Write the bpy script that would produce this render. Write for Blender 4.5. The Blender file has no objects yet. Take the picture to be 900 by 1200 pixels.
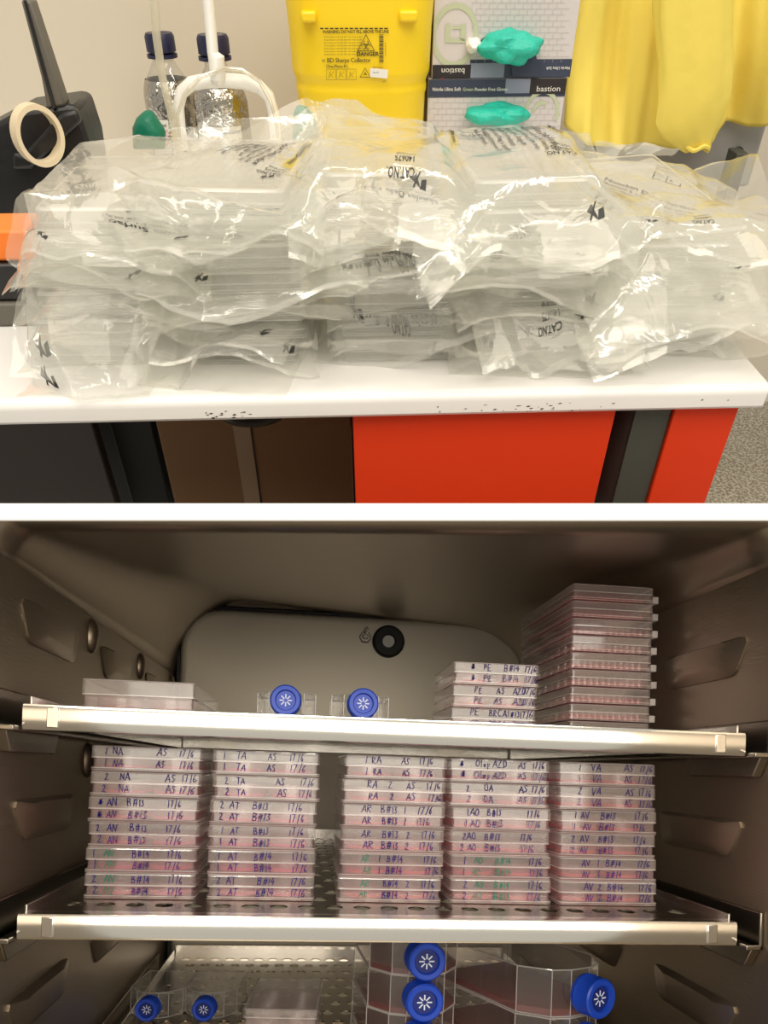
import bpy, math, random
import numpy as np
from mathutils import Vector, Matrix
R_ = math.radians
scn = bpy.context.scene
COL = scn.collection
rnd = random.Random(7)

# ------------------------------------------------------------------ camera
FPX, PX0, PY0 = 876.0, 450.0, 903.0
yaw, roll = R_(6.1), R_(1.9)
CAM = Vector((0, 0, 1.2))
F = Vector((math.sin(yaw), math.cos(yaw), 0))
r0 = Vector((math.cos(yaw), -math.sin(yaw), 0)); u0 = Vector((0, 0, 1))
RT = r0*math.cos(roll) + u0*math.sin(roll)
UP = u0*math.cos(roll) - r0*math.sin(roll)
cam = bpy.data.cameras.new('camera')
cam.sensor_fit = 'HORIZONTAL'; cam.sensor_width = 36.0
cam.lens = 36.0*FPX/900.0; cam.shift_y = (PY0-600.0)/900.0; cam.clip_start = 0.01
co = bpy.data.objects.new('camera', cam); COL.objects.link(co)
B = -F
co.matrix_world = Matrix(((RT.x, UP.x, B.x, CAM.x), (RT.y, UP.y, B.y, CAM.y), (RT.z, UP.z, B.z, CAM.z), (0, 0, 0, 1)))
scn.camera = co

def ray(px, py):
    return F + RT*((px-PX0)/FPX) + UP*((PY0-py)/FPX)
def low(px, py, Y):                       # point of the incubator at depth Y
    d = ray(px, py); return CAM + d*(Y/d.y)
def lowh(px, py, z):                      # point at height z
    d = ray(px, py); return CAM + d*((z-CAM.z)/d.z)

# bench room frame
T = math.atan((PY0+150.0)/FPX)
d0 = UP*math.sin(T)+F*math.cos(T); uu = UP*math.cos(T)-F*math.sin(T); x0 = RT.copy()
psi = R_(2.8)
xu = x0*math.cos(psi)+d0*math.sin(psi); du = d0*math.cos(psi)-x0*math.sin(psi)
OU = CAM + ray(460, 425)*0.6
MU = Matrix(((xu.x, du.x, uu.x, OU.x), (xu.y, du.y, uu.y, OU.y), (xu.z, du.z, uu.z, OU.z), (0, 0, 0, 1)))
MUI = MU.inverted()
def upr(px, py, d=None, h=None, x=None):  # measured point -> bench-room coordinates
    o = MUI @ CAM; r = (MUI.to_3x3()) @ ray(px, py)
    if d is not None: t = (d-o.y)/r.y
    elif h is not None: t = (h-o.z)/r.z
    else: t = (x-o.x)/r.x
    return o + r*t

# ------------------------------------------------------------------ materials
MATS = {}
def mat(name, col=(.8, .8, .8), rough=.5, metal=0., spec=.5, bump=None, **kw):
    m = bpy.data.materials.new(name); m.use_nodes = True
    n = m.node_tree.nodes; l = m.node_tree.links
    b = n['Principled BSDF']
    b.inputs['Base Color'].default_value = (*col, 1); b.inputs['Roughness'].default_value = rough
    b.inputs['Metallic'].default_value = metal; b.inputs['Specular IOR Level'].default_value = spec
    for k, v in kw.items(): b.inputs[k].default_value = v
    if bump:
        sc, st, dist = bump[:3]
        tc = n.new('ShaderNodeTexCoord'); mp = n.new('ShaderNodeMapping')
        mp.inputs['Scale'].default_value = bump[3] if len(bump) > 3 else (1, 1, 1)
        nz = n.new('ShaderNodeTexNoise'); nz.inputs['Scale'].default_value = sc; nz.inputs['Detail'].default_value = 4
        bp = n.new('ShaderNodeBump'); bp.inputs['Strength'].default_value = st; bp.inputs['Distance'].default_value = dist
        l.new(tc.outputs['Object'], mp.inputs['Vector']); l.new(mp.outputs[0], nz.inputs['Vector'])
        l.new(nz.outputs['Fac'], bp.inputs['Height']); l.new(bp.outputs[0], b.inputs['Normal'])
    MATS[name] = m; return m
def mottle(m, c1, c2, sc, lo=.4, hi=.6, scale=(1, 1, 1)):
    n = m.node_tree.nodes; l = m.node_tree.links; b = n['Principled BSDF']
    tc = n.new('ShaderNodeTexCoord'); mp = n.new('ShaderNodeMapping'); mp.inputs['Scale'].default_value = scale
    nz = n.new('ShaderNodeTexNoise'); nz.inputs['Scale'].default_value = sc; nz.inputs['Detail'].default_value = 6
    cr = n.new('ShaderNodeValToRGB'); e = cr.color_ramp.elements
    e[0].position = lo; e[0].color = (*c1, 1); e[1].position = hi; e[1].color = (*c2, 1)
    l.new(tc.outputs['Object'], mp.inputs['Vector']); l.new(mp.outputs[0], nz.inputs['Vector'])
    l.new(nz.outputs['Fac'], cr.inputs[0]); l.new(cr.outputs[0], b.inputs['Base Color'])
def plastic(name, col, alpha, rough=.12, trans=.5, coat=(1, 1, 1), bump=None, tint=(1, 1, 1), ior=1.45):
    """thin clear plastic: see-through share, milky share, gloss"""
    m = bpy.data.materials.new(name); m.use_nodes = True
    n = m.node_tree.nodes; l = m.node_tree.links; n.clear()
    out = n.new('ShaderNodeOutputMaterial')
    tr = n.new('ShaderNodeBsdfTransparent'); tr.inputs[0].default_value = (*tint, 1)
    df = n.new('ShaderNodeBsdfDiffuse'); df.inputs[0].default_value = (*col, 1)
    tl = n.new('ShaderNodeBsdfTranslucent'); tl.inputs[0].default_value = (*col, 1)
    mx = n.new('ShaderNodeMixShader'); mx.inputs[0].default_value = trans
    l.new(df.outputs[0], mx.inputs[1]); l.new(tl.outputs[0], mx.inputs[2])
    m2 = n.new('ShaderNodeMixShader'); m2.inputs[0].default_value = alpha
    l.new(tr.outputs[0], m2.inputs[1]); l.new(mx.outputs[0], m2.inputs[2])
    gl = n.new('ShaderNodeBsdfGlossy'); gl.inputs['Color'].default_value = (*coat, 1); gl.inputs['Roughness'].default_value = rough
    fr = n.new('ShaderNodeLayerWeight'); fr.inputs[0].default_value = .5
    f0 = ((ior-1)/(ior+1))**2*1.6
    pw = n.new('ShaderNodeMath'); pw.operation = 'POWER'; pw.inputs[1].default_value = 4.0; l.new(fr.outputs['Facing'], pw.inputs[0])
    sc = n.new('ShaderNodeMath'); sc.operation = 'MULTIPLY_ADD'; sc.inputs[1].default_value = .75; sc.inputs[2].default_value = f0; l.new(pw.outputs[0], sc.inputs[0])
    m3 = n.new('ShaderNodeMixShader')
    l.new(sc.outputs[0], m3.inputs[0]); l.new(m2.outputs[0], m3.inputs[1]); l.new(gl.outputs[0], m3.inputs[2])
    l.new(m3.outputs[0], out.inputs[0])
    if bump:
        tc = n.new('ShaderNodeTexCoord')
        nz = n.new('ShaderNodeTexNoise'); nz.inputs['Scale'].default_value = bump[0]; nz.inputs['Detail'].default_value = 3; nz.inputs['Distortion'].default_value = 1.2
        bp = n.new('ShaderNodeBump'); bp.inputs['Strength'].default_value = bump[1]; bp.inputs['Distance'].default_value = bump[2]
        l.new(tc.outputs['Object'], nz.inputs['Vector']); l.new(nz.outputs['Fac'], bp.inputs['Height'])
        l.new(bp.outputs[0], gl.inputs['Normal'])
    MATS[name] = m; return m

M = MATS
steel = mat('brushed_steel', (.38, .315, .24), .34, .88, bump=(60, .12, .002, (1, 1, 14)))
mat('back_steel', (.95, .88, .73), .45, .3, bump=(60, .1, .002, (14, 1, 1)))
mat('dark_groove', (.03, .028, .025), .5)
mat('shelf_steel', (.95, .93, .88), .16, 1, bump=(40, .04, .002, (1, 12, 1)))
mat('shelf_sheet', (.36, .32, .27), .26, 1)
mat('white_enamel', (.90, .90, .89), .35)
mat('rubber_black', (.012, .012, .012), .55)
mat('white_plastic', (.85, .84, .80), .3)
mat('port_white', (.8, .8, .78), .5)
mat('nut_steel', (.35, .33, .3), .3, 1)
plastic('plate_plastic', (.99, .77, .78), .25, .1, .5, ior=1.5)
plastic('plate_lid', (.99, .93, .91), .28, .08, .5, ior=1.55)
plastic('plate_edge', (.98, .96, .95), .62, .06, .5, ior=1.6)
plastic('well_plastic', (.98, .60, .62), .18, .1, .5)
plastic('medium_pink', (.88, .08, .13), .9, .2, .6)
plastic('medium_deep', (.86, .08, .24), .9, .2, .6)
plastic('clear_plastic', (.9, .87, .84), .10, .06, .5, ior=1.5)
plastic('clear_edge', (.95, .93, .9), .5, .06, .5, ior=1.6)
plastic('medium_red', (.45, .06, .05), .6, .2, .6)
mat('ink_blue', (.02, .012, .20), .7, spec=.1)
mat('ink_green', (.03, .24, .16), .7, spec=.1)
mat('cap_blue', (.01, .065, .55), .35, bump=(90, .02, .001))
mat('cap_blue_dark', (.006, .02, .2), .5)
mat('cap_white', (.75, .82, .95), .5)
plastic('bag_film', (.94, .94, .86), .19, .12, .5, bump=(26, .30, .006), ior=1.45)
plastic('bag_seam', (.96, .96, .90), .24, .15, .45, ior=1.6)
plastic('bag_plate', (.93, .93, .88), .09, .07, .5, ior=1.4)
plastic('bag_plate_edge', (.97, .97, .93), .38, .06, .5, ior=1.6)
mat('print_black', (.02, .02, .02), .5)
plastic('print_gold', (.62, .50, .08), .75, .2, .4)
mat('bench_white', (.86, .85, .84), .22)
mat('wall_paint', (.62, .56, .46), .7, bump=(300, .05, .001))
mat('cabinet_red', (.72, .045, .008), .5, spec=.25)
mat('cabinet_red_side', (.78, .055, .010), .42)
mat('cabinet_grey', (.055, .06, .05), .5)
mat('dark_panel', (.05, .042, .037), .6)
mat('black_plastic', (.012, .012, .013), .35, bump=(120, .2, .002))
mat('grey_strap', (.13, .12, .10), .5)
mat('tape_cream', (.78, .66, .46), .55)
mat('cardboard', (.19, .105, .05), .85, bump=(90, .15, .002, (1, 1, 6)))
mat('box_tape', (.30, .22, .15), .4)
mat('orange_plastic', (.95, .22, .02), .5)
mat('sharps_yellow', (.90, .63, .01), .38)
mat('sharps_blackred', (.02, .02, .015), .5)
mat('label_white', (.78, .76, .70), .6)
mat('box_white', (.60, .56, .56), .6)
mat('box_navy', (.035, .045, .085), .5)
mat('box_blue', (.26, .28, .38), .5)
mat('box_black', (.02, .015, .018), .5)
mat('box_pattern', (.50, .46, .47), .6)
mat('box_green', (.48, .52, .36), .6)
mat('logo_red', (.7, .02, .03), .5)
mat('glove_green', (.02, .50, .38), .5, bump=(60, .5, .01))
mat('green_rubber', (.0, .16, .09), .45, bump=(40, .3, .01))
mat('foil', (.52, .50, .46), .22, 1, bump=(45, .9, .012))
mat('cap_navy', (.012, .014, .05), .4)
plastic('bottle_glass', (.8, .78, .7), .15, .05, .5, ior=1.5)
plastic('tube_clear', (.80, .76, .62), .5, .1, .5, ior=1.5)
mat('hazard_red', (.65, .06, .05), .5)
mat('gown_yellow', (.84, .68, .13), .55, spec=.3, bump=(40, .25, .004))
gf = mat('speckled_floor', (.5, .45, .36), .6); mottle(gf, (.35, .28, .19), (.80, .72, .58), 160)
mat('grey_case', (.30, .30, .29), .45)
mat('pale_yellow', (.9, .80, .2), .5)

# ------------------------------------------------------------------ mesh builder
class MB:
    def __init__(s): s.v = []; s.f = []; s.m = []; s.cur = 0
    def mi(s, i): s.cur = i; return s
    def add(s, vs, fs):
        o = len(s.v); s.v += [tuple(v) for v in vs]
        for f in fs: s.f.append(tuple(i+o for i in f)); s.m.append(s.cur)
    def box(s, x0, x1, y0, y1, z0, z1):
        s.add([(x, y, z) for z in (z0, z1) for y in (y0, y1) for x in (x0, x1)],
              [(0, 2, 3, 1), (4, 5, 7, 6), (0, 1, 5, 4), (2, 6, 7, 3), (0, 4, 6, 2), (1, 3, 7, 5)])
    def prism(s, pts, a, b, axis='z', cap0=True, cap1=True):
        n = len(pts)
        def P(p, t):
            return {'z': (p[0], p[1], t), 'y': (p[0], t, p[1]), 'x': (t, p[0], p[1])}[axis]
        vs = [P(p, a) for p in pts]+[P(p, b) for p in pts]
        fs = [(i, (i+1) % n, n+(i+1) % n, n+i) for i in range(n)]
        if cap0: fs.append(tuple(range(n))[::-1])
        if cap1: fs.append(tuple(range(n, 2*n)))
        s.add(vs, fs)
    def loft(s, rings, closed=True, cap0=False, cap1=False):
        n = len(rings[0]); vs = [p for r in rings for p in r]; fs = []
        for k in range(len(rings)-1):
            for i in range(n if closed else n-1):
                j = (i+1) % n
                fs.append((k*n+i, k*n+j, (k+1)*n+j, (k+1)*n+i))
        if cap0: fs.append(tuple(range(n))[::-1])
        if cap1: fs.append(tuple(range((len(rings)-1)*n, len(rings)*n)))
        s.add(vs, fs)
    def lathe(s, prof, seg=32, c=(0, 0, 0), axis='z', sx=1, sy=1):
        rings = []
        for r, h in prof:
            ring = []
            for i in range(seg):
                a = 2*math.pi*i/seg; p = (r*math.cos(a)*sx, r*math.sin(a)*sy, h)
                if axis == 'y': p = (p[0], p[2], p[1])
                if axis == 'x': p = (p[2], p[0], p[1])
                ring.append((p[0]+c[0], p[1]+c[1], p[2]+c[2]))
            rings.append(ring)
        s.loft(rings, cap0=prof[0][0] > 1e-6, cap1=prof[-1][0] > 1e-6)
    def tube(s, path, r, seg=12, sx=1.0):
        P = [Vector(p) for p in path]; rings = []; pn = None
        for i, p in enumerate(P):
            t = (P[min(i+1, len(P)-1)]-P[max(i-1, 0)]).normalized()
            a = Vector((0, 0, 1)) if abs(t.z) < .9 else Vector((0, 1, 0))
            if pn is None: n = t.cross(a).normalized()
            else: n = (pn-t*pn.dot(t)).normalized()
            pn = n; b = t.cross(n); rr = r[i] if isinstance(r, (list, tuple)) else r
            rings.append([tuple(p+n*(rr*sx*math.cos(2*math.pi*k/seg))+b*(rr*math.sin(2*math.pi*k/seg))) for k in range(seg)])
        s.loft(rings, cap0=True, cap1=True)
    def build(s, name, mats, parent=None, smooth=True, bevel=0, local=None, bseg=2):
        me = bpy.data.meshes.new(name); me.from_pydata(s.v, [], s.f)
        if not isinstance(mats, (list, tuple)): mats = [mats]
        for k in mats: me.materials.append(M[k])
        for p, i in zip(me.polygons, s.m): p.material_index = i; p.use_smooth = smooth
        if smooth: me.set_sharp_from_angle(angle=R_(38))
        o = bpy.data.objects.new(name, me); COL.objects.link(o)
        if parent is not None: o.parent = parent
        if local is not None: o.matrix_local = local
        if bevel:
            b = o.modifiers.new('bevel', 'BEVEL'); b.width = bevel; b.segments = bseg; b.limit_method = 'ANGLE'; b.angle_limit = R_(40)
        return o
def tag(o, label=None, cat=None, group=None, kind=None):
    if label: o['label'] = label
    if cat: o['category'] = cat
    if group: o['group'] = group
    if kind: o['kind'] = kind
    return o
def empty(name, loc=(0, 0, 0), rz=0, bench=False, mw=None):
    o = bpy.data.objects.new(name, None); COL.objects.link(o); o.empty_display_size = .02
    m = Matrix.Translation(loc) @ Matrix.Rotation(rz, 4, 'Z')
    if mw is not None: m = m @ mw
    o.matrix_world = (MU @ m) if bench else m
    return o
def put(o, loc=(0, 0, 0), rz=0, bench=False):
    m = Matrix.Translation(loc) @ Matrix.Rotation(rz, 4, 'Z')
    o.matrix_world = (MU @ m) if bench else m
    return o
def rrect(w, h, r, n=5, cx=0, cy=0):
    pts = []
    for (sx, sy, a0) in ((1, 1, 0), (-1, 1, 90), (-1, -1, 180), (1, -1, 270)):
        for i in range(n+1):
            a = R_(a0+90*i/n); pts.append((cx+sx*(w/2-r)+r*math.cos(a), cy+sy*(h/2-r)+r*math.sin(a)))
    return pts

# ------------------------------------------------------------------ lettering
_font = {}
def text_geo(txt, size, align='LEFT', spacing=1.0, bold=0.0):
    key = (txt, bold, spacing)
    if key not in _font:
        c = bpy.data.curves.new('t', 'FONT'); c.body = txt; c.size = 1; c.resolution_u = 2; c.offset = bold; c.space_character = spacing
        o = bpy.data.objects.new('t', c); COL.objects.link(o)
        me = bpy.data.meshes.new_from_object(o, depsgraph=bpy.context.evaluated_depsgraph_get()) if False else None
        bpy.context.view_layer.update()
        dg = bpy.context.evaluated_depsgraph_get()
        me = bpy.data.meshes.new_from_object(o.evaluated_get(dg))
        _font[key] = ([v.co[:2] for v in me.vertices], [tuple(p.vertices) for p in me.polygons])
        bpy.data.meshes.remove(me); bpy.data.objects.remove(o); bpy.data.curves.remove(c)
    vs, fs = _font[key]
    w = max([v[0] for v in vs] or [0])
    ox = {'LEFT': 0, 'CENTER': -w/2, 'RIGHT': -w}[align]
    return [((v[0]+ox)*size, v[1]*size) for v in vs], fs
def add_text(mb, txt, size, fn, align='LEFT', bold=0.0, spacing=1.0):
    vs, fs = text_geo(txt, size, align, spacing, bold)
    mb.add([fn(*v) for v in vs], fs)

HW = {'A': [[(0, 0), (.45, 1), (.8, 0)], [(.12, .38), (.75, .36)]], 'N': [[(0, 0), (.05, 1), (.6, .05), (.7, 1)]],
 'T': [[(0, 1), (.8, .96)], [(.42, .98), (.38, 0)]], 'R': [[(.05, 0), (.08, 1), (.5, .95), (.6, .7), (.1, .5), (.7, 0)]],
 'O': [[(.4, 1), (.1, .8), (.05, .3), (.35, 0), (.65, .2), (.7, .7), (.4, 1)]], 'V': [[(0, 1), (.35, 0), (.75, 1)]],
 'P': [[(.05, 0), (.1, 1), (.5, .95), (.6, .7), (.4, .5), (.1, .48)]], 'E': [[(.6, 1), (.05, .98), (.05, 0), (.6, .02)], [(.05, .5), (.5, .52)]],
 'S': [[(.6, .9), (.3, 1), (.1, .75), (.5, .4), (.4, .05), (.05, .1)]], 'B': [[(.05, 0), (.08, 1), (.5, .9), (.45, .6), (.1, .52), (.6, .4), (.55, .05), (.05, 0)]],
 '#': [[(.2, 0), (.35, 1)], [(.5, 0), (.65, 1)], [(.05, .35), (.8, .38)], [(.08, .68), (.85, .7)]], 'C': [[(.6, .9), (.3, 1), (.05, .5), (.3, 0), (.6, .12)]],
 'D': [[(.05, 0), (.08, 1), (.55, .75), (.55, .25), (.05, 0)]], 'Z': [[(.05, 1), (.6, .98), (.05, 0), (.65, .04)]],
 '1': [[(.3, 1), (.25, 0)]], '2': [[(.05, .8), (.3, 1), (.5, .8), (.05, .05), (.6, .02)]], '3': [[(.1, .95), (.5, .9), (.25, .55), (.55, .3), (.3, 0), (.05, .1)]],
 '4': [[(.4, 1), (.05, .4), (.6, .42)], [(.45, .7), (.42, 0)]], '6': [[(.5, 1), (.15, .6), (.1, .15), (.4, 0), (.55, .3), (.15, .42)]],
 '7': [[(.05, .98), (.55, 1), (.25, 0)]], '/': [[(.4, 1.1), (.1, -.15)]], 'o': [[(.3, .55), (.08, .3), (.3, 0), (.5, .3), (.3, .55)]],
 'l': [[(.2, 1), (.15, 0)]], 'a': [[(.45, .5), (.15, .5), (.08, .1), (.35, .05), (.45, .5), (.5, 0)]], 'p': [[(.1, .55), (.08, -.35)], [(.1, .5), (.45, .45), (.4, .1), (.1, .08)]],
 '*': [[(0, .2), (.5, .8), (.1, .8), (.5, .2), (0, .5), (.6, .5), (.2, .1), (.3, .9), (.45, .1)]], ' ': []}
def handwrite(mb, txt, x, z, y, h, seed, w=.00052):
    """pen strokes on the front (-y) face, left end x, base line z"""
    r = random.Random(seed); cx = x; slant = r.uniform(-.05, .2)
    for ch in txt:
        hh = h*r.uniform(.85, 1.12); ww = hh*.76; dz = r.uniform(-.08, .08)*h
        for st in HW.get(ch, []):
            pts = [(cx+(p[0]+slant*p[1]+r.uniform(-.05, .05))*ww, z+dz+(p[1]+r.uniform(-.05, .05))*hh) for p in st]
            for a, b in zip(pts[:-1], pts[1:]):
                dx, dy = b[0]-a[0], b[1]-a[1]; L = math.hypot(dx, dy) or 1e-6
                ex, ey = dx/L*w*.4, dy/L*w*.4; nx, ny = -dy/L*w/2, dx/L*w/2
                mb.add([(a[0]-ex+nx, y, a[1]-ey+ny), (a[0]-ex-nx, y, a[1]-ey-ny), (b[0]+ex-nx, y, b[1]+ey-ny), (b[0]+ex+nx, y, b[1]+ey+ny)], [(0, 1, 2, 3)])
        cx += ww*(.55 if ch in ' 1/l' else .92)*r.uniform(.95, 1.1)
    return cx

# ================================================================== INCUBATOR
XL, XR = -.207, .346
YF, YB = .50, 1.215
S1, S2, S3 = CAM.z+.0372, CAM.z-.1069, CAM.z-.290
# --- casing edge over the chamber (between bench room and chamber)
def slab():
    pts = []
    a = low(-60, 589, YF); b = low(960, 589, YF); c = low(960, 611, YF); d = low(-60, 611, YF)
    back = .045
    mb = MB()
    q = [a, b, c, d]
    mb.add([tuple(p) for p in q]+[(p.x, p.y+back, p.z-(.0 if i < 2 else -.0165)) for i, p in enumerate(q)],
           [(0, 1, 2, 3)[::-1], (4, 5, 6, 7), (0, 1, 5, 4), (3, 2, 6, 7)[::-1], (0, 4, 7, 3), (1, 2, 6, 5)])
    o = mb.build('trim_1', 'white_enamel', bevel=.003); tag(o, kind='structure')
slab()
def chamber():
    # cross sections: wall up to a height, a wide cove, ceiling
    zl = low(22, 611, YF+.01).z; zr = low(878, 611, YF+.01).z
    def sec(y, t):
        cl = zl+(CAM.z+.262-zl)*t; cr = zr+(CAM.z+.240-zr)*t
        hl, hr = CAM.z+.138, CAM.z+.165
        L = []
        for i in range(9):
            a = R_(90*i/8); rx = .012+.10*t
            L.append((XL+rx*(1-math.cos(a)), y, hl+(cl-hl)*math.sin(a)))
        Rr = []
        for i in range(9):
            a = R_(90-90*i/8); rx = .012+.10*t
            Rr.append((XR-rx*(1-math.cos(a)), y, hr+(cr-hr)*math.sin(a)))
        return L, Rr
    n = 14
    secs = [sec(YF+.01+(YB-YF-.01)*k/n, (k/n)**.95) for k in range(n+1)]
    mb = MB(); mb.loft([s[0]+s[1] for s in secs], closed=False)
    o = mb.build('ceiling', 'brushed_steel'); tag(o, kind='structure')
    sl = o.modifiers.new('s', 'SOLIDIFY'); sl.thickness = .002; sl.offset = 1
    for side, X in (('left', XL), ('right', XR)):
        mb = MB(); s = -1 if side == 'left' else 1
        mb.box(min(X, X+s*.006), max(X, X+s*.006), .30, YB, CAM.z-.46, CAM.z+(.1385 if s < 0 else .1655))
        # embossed runner pads and round dimples pressed into the wall
        for k in range(0, 3):
            hz = CAM.z+.1015-.147*k
            for j in range(3):
                y0 = (.562 if side == 'left' else .556)+.213*j
                pad(mb, X, -s, y0, hz)
            for j in range(3):
                dimple(mb, X, -s, .743+.213*j, hz+(.018 if s < 0 and k == 0 else .046))
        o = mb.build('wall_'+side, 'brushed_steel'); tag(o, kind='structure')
    mb = MB(); mb.box(XL-.006, XR+.006, YB, YB+.006, CAM.z-.46, CAM.z+.28)
    o = mb.build('wall_back', 'brushed_steel'); tag(o, kind='structure')
    mb = MB(); mb.box(XL-.006, XR+.006, .30, YB, CAM.z-.466, CAM.z-.46)
    o = mb.build('floor', 'brushed_steel'); tag(o, kind='structure')
def pad(mb, X, s, y0, z):
    # wedge shaped emboss: sloping long body, sharper top edge
    L, H, D = .140, .031, .0075
    outl = [(y0, z+H*.5), (y0+L, z+H*.5), (y0+L*.93, z-H*.5), (y0+L*.12, z-H*.5)]
    inn = [(y0+.022, z+H*.42), (y0+L-.030, z+H*.42), (y0+L*.72, z-H*.25), (y0+L*.26, z-H*.25)]
    def ring(pts, x):
        r = []
        for i, p in enumerate(pts):
            q = pts[(i+1) % 4]
            pr = pts[i-1]
            for t in (.0, .5, 1.0):
                a = (p[0]*.9+pr[0]*.1, p[1]*.82+pr[1]*.18); b = (p[0]*.9+q[0]*.1, p[1]*.82+q[1]*.18)
                m = (a[0]*(1-t)**2+2*t*(1-t)*p[0]+b[0]*t*t, a[1]*(1-t)**2+2*t*(1-t)*p[1]+b[1]*t*t)
                r.append((X+s*x, m[0], m[1]))
        return r
    mb.loft([ring(outl, -.001), ring(outl, .0015), ring(inn, D), ], cap1=True)
def dimple(mb, X, s, y, z):
    rings = []
    for k in range(5):
        a = R_(90*k/4); f = math.cos(a); x = .007*math.sin(a)
        rings.append([(X+s*x, y+.010*f*math.cos(t)*1.0, z+.017*f*math.sin(t)) for t in [2*math.pi*i/14 for i in range(14)]])
    mb.loft(rings, cap1=True)
chamber()
def backpanel():
    # pressed rear cover with rounded corners
    tl = low(213, 718, 1.195); br = low(622, 718, 1.195)
    x0_, x1_ = tl.x, br.x+.012; z1 = low(400, 722, 1.195).z; z0 = CAM.z-.40
    w, h = x1_-x0_, z1-z0; cx, cz = (x0_+x1_)/2, (z0+z1)/2
    root = empty('rear_cover', (cx, 1.20, z0)); tag(root, 'large brushed steel rear cover with rounded corners at the back of the incubator chamber', 'panel')
    mb = MB()
    def rg(ins, y): return [(p[0], y, p[1]+h/2) for p in rrect(w-2*ins, h-2*ins, .062-ins, 8)]
    mb.loft([rg(0, .014), rg(0, .0), rg(.002, -.006), rg(.006, -.010), rg(.012, -.011)], cap1=True)
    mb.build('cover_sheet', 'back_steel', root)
    mb = MB(); mb.loft([rg(-.009, .0148), rg(-.009, .008), rg(-.006, .003), rg(-.001, .003)])
    mb.build('groove_shade', 'dark_groove', root)  # near-black ring standing in for the shaded gap around the cover
    c = low(455, 752, 1.186)
    port = empty('access_port', c); tag(port, 'round black rubber port with a white plug on the rear cover', 'port')
    mb = MB(); mb.lathe([(.009, -.003), (.012, -.009), (.022, -.009), (.0255, -.005), (.0255, .004)], 40, axis='y'); mb.build('rubber_ring', 'rubber_black', port)
    mb = MB(); mb.lathe([(.0001, -.004), (.0095, -.004), (.0102, -.002), (.0102, .003)], 32, axis='y'); mb.build('plug', 'port_white', port)
    c = low(428, 747, 1.186)
    nut = empty('hex_bolt', c); tag(nut, 'small steel hex nut with a bolt end beside the black rubber port', 'bolt')
    mb = MB(); mb.lathe([(.0098, .003), (.0098, -.003), (.0085, -.004), (.0045, -.004)], 6, axis='y'); mb.build('nut', 'nut_steel', nut, smooth=False)
    mb = MB(); mb.lathe([(.0045, .003), (.0045, -.008), (.0035, -.009), (.0001, -.009)], 16, axis='y'); mb.tube([(.002, -.006, .004), (.004, -.008, .012), (.002, -.007, .016), (-.002, -.006, .012), (-.001, -.006, .005)], .0009, 6)
    mb.build('bolt_end', 'nut_steel', nut)
backpanel()
# --- shelves
def shelf_mesh():
    mb = MB(); W, D = XR-XL-.038, .640
    nx, ny = 23, 17; x_a, y_a = .012, .022
    cw, cd = (W-2*x_a)/nx, (D-2*y_a)/ny
    seg = 16
    for j in range(ny):
        odd = j % 2; y0c = y_a+j*cd
        if odd:
            for xa in (-W/2+x_a, W/2-x_a-cw/2): mb.add([(xa, y0c, 0), (xa+cw/2, y0c, 0), (xa+cw/2, y0c+cd, 0), (xa, y0c+cd, 0)], [(0, 1, 2, 3)])
        for i in range(nx-odd):
            x0c = -W/2+x_a+(i+.5*odd)*cw
            sq = []; el = []
            for k in range(seg):
                a = 2*math.pi*k/seg; c, s = math.cos(a), math.sin(a)
                m = max(abs(c), abs(s)); sq.append((x0c+cw/2+c/m*cw/2, y0c+cd/2+s/m*cd/2, 0))
                el.append((x0c+cw/2+c*cw*.32, y0c+cd/2+s*cd*.24, 0))
            mb.loft([sq, el])
    for a in ((-W/2, -W/2+x_a, 0, D), (W/2-x_a, W/2, 0, D), (-W/2+x_a, W/2-x_a, 0, y_a), (-W/2+x_a, W/2-x_a, D-y_a, D)):
        mb.add([(a[0], a[2], 0), (a[1], a[2], 0), (a[1], a[3], 0), (a[0], a[3], 0)], [(0, 1, 2, 3)])
    return mb, W, D
_sm, SW, SD = shelf_mesh()
def make_shelf():
    root = empty('incubator_shelf', (0, 0, 0))
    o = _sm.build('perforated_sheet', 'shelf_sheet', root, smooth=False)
    s = o.modifiers.new('s', 'SOLIDIFY'); s.thickness = .0012; s.offset = -1
    # folded front lip
    mb = MB(); W = SW+.008
    prof = [(0.012, .0004), (.002, .0008), (-.0010, .0002), (-.0022, -.0020), (-.0022, -.0150), (-.0010, -.0172), (.002, -.0178), (.008, -.0178), (.008, -.0168), (.001, -.0166), (-.0008, -.015), (-.0008, -.001), (.012, -.0012)]
    mb.loft([[(x, p[0], p[1]) for p in prof] for x in (-W/2, W/2)], cap0=True, cap1=True)
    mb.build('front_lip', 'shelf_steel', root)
    for s in (-1, 1):
        mb = MB(); x = s*(SW/2)
        mb.prism([(x-.0008, 0.002), (x+.0008, 0.002), (x+.0008, SD-.01), (x-.0008, SD-.01)], -.013, .006)
        mb.build('side_flange', 'shelf_steel', root, bevel=.0004)
        mb = MB(); mb.box(x-s*.020 if s > 0 else x+.012, x-s*.012 if s > 0 else x+.020, -.0032, -.001, -.0155, -.0015); mb.build('corner_tab', 'shelf_steel', root, bevel=.0006)
    mb = MB(); mb.box(-SW/2, SW/2, SD-.0015, SD, -.012, .012); mb.build('rear_upstand', 'shelf_steel', root, bevel=.0004)
    return root
def copy_tree(o, parent=None):
    c = o.copy(); COL.objects.link(c)
    if parent is not None: c.parent = parent; c.matrix_parent_inverse = o.matrix_parent_inverse.copy()
    for ch in list(o.children): copy_tree(ch, c)
    return c
SX = (XL+XR)/2
sh = make_shelf()
roll1 = R_(0.0)
SF1, SF2 = .535, .538
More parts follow.
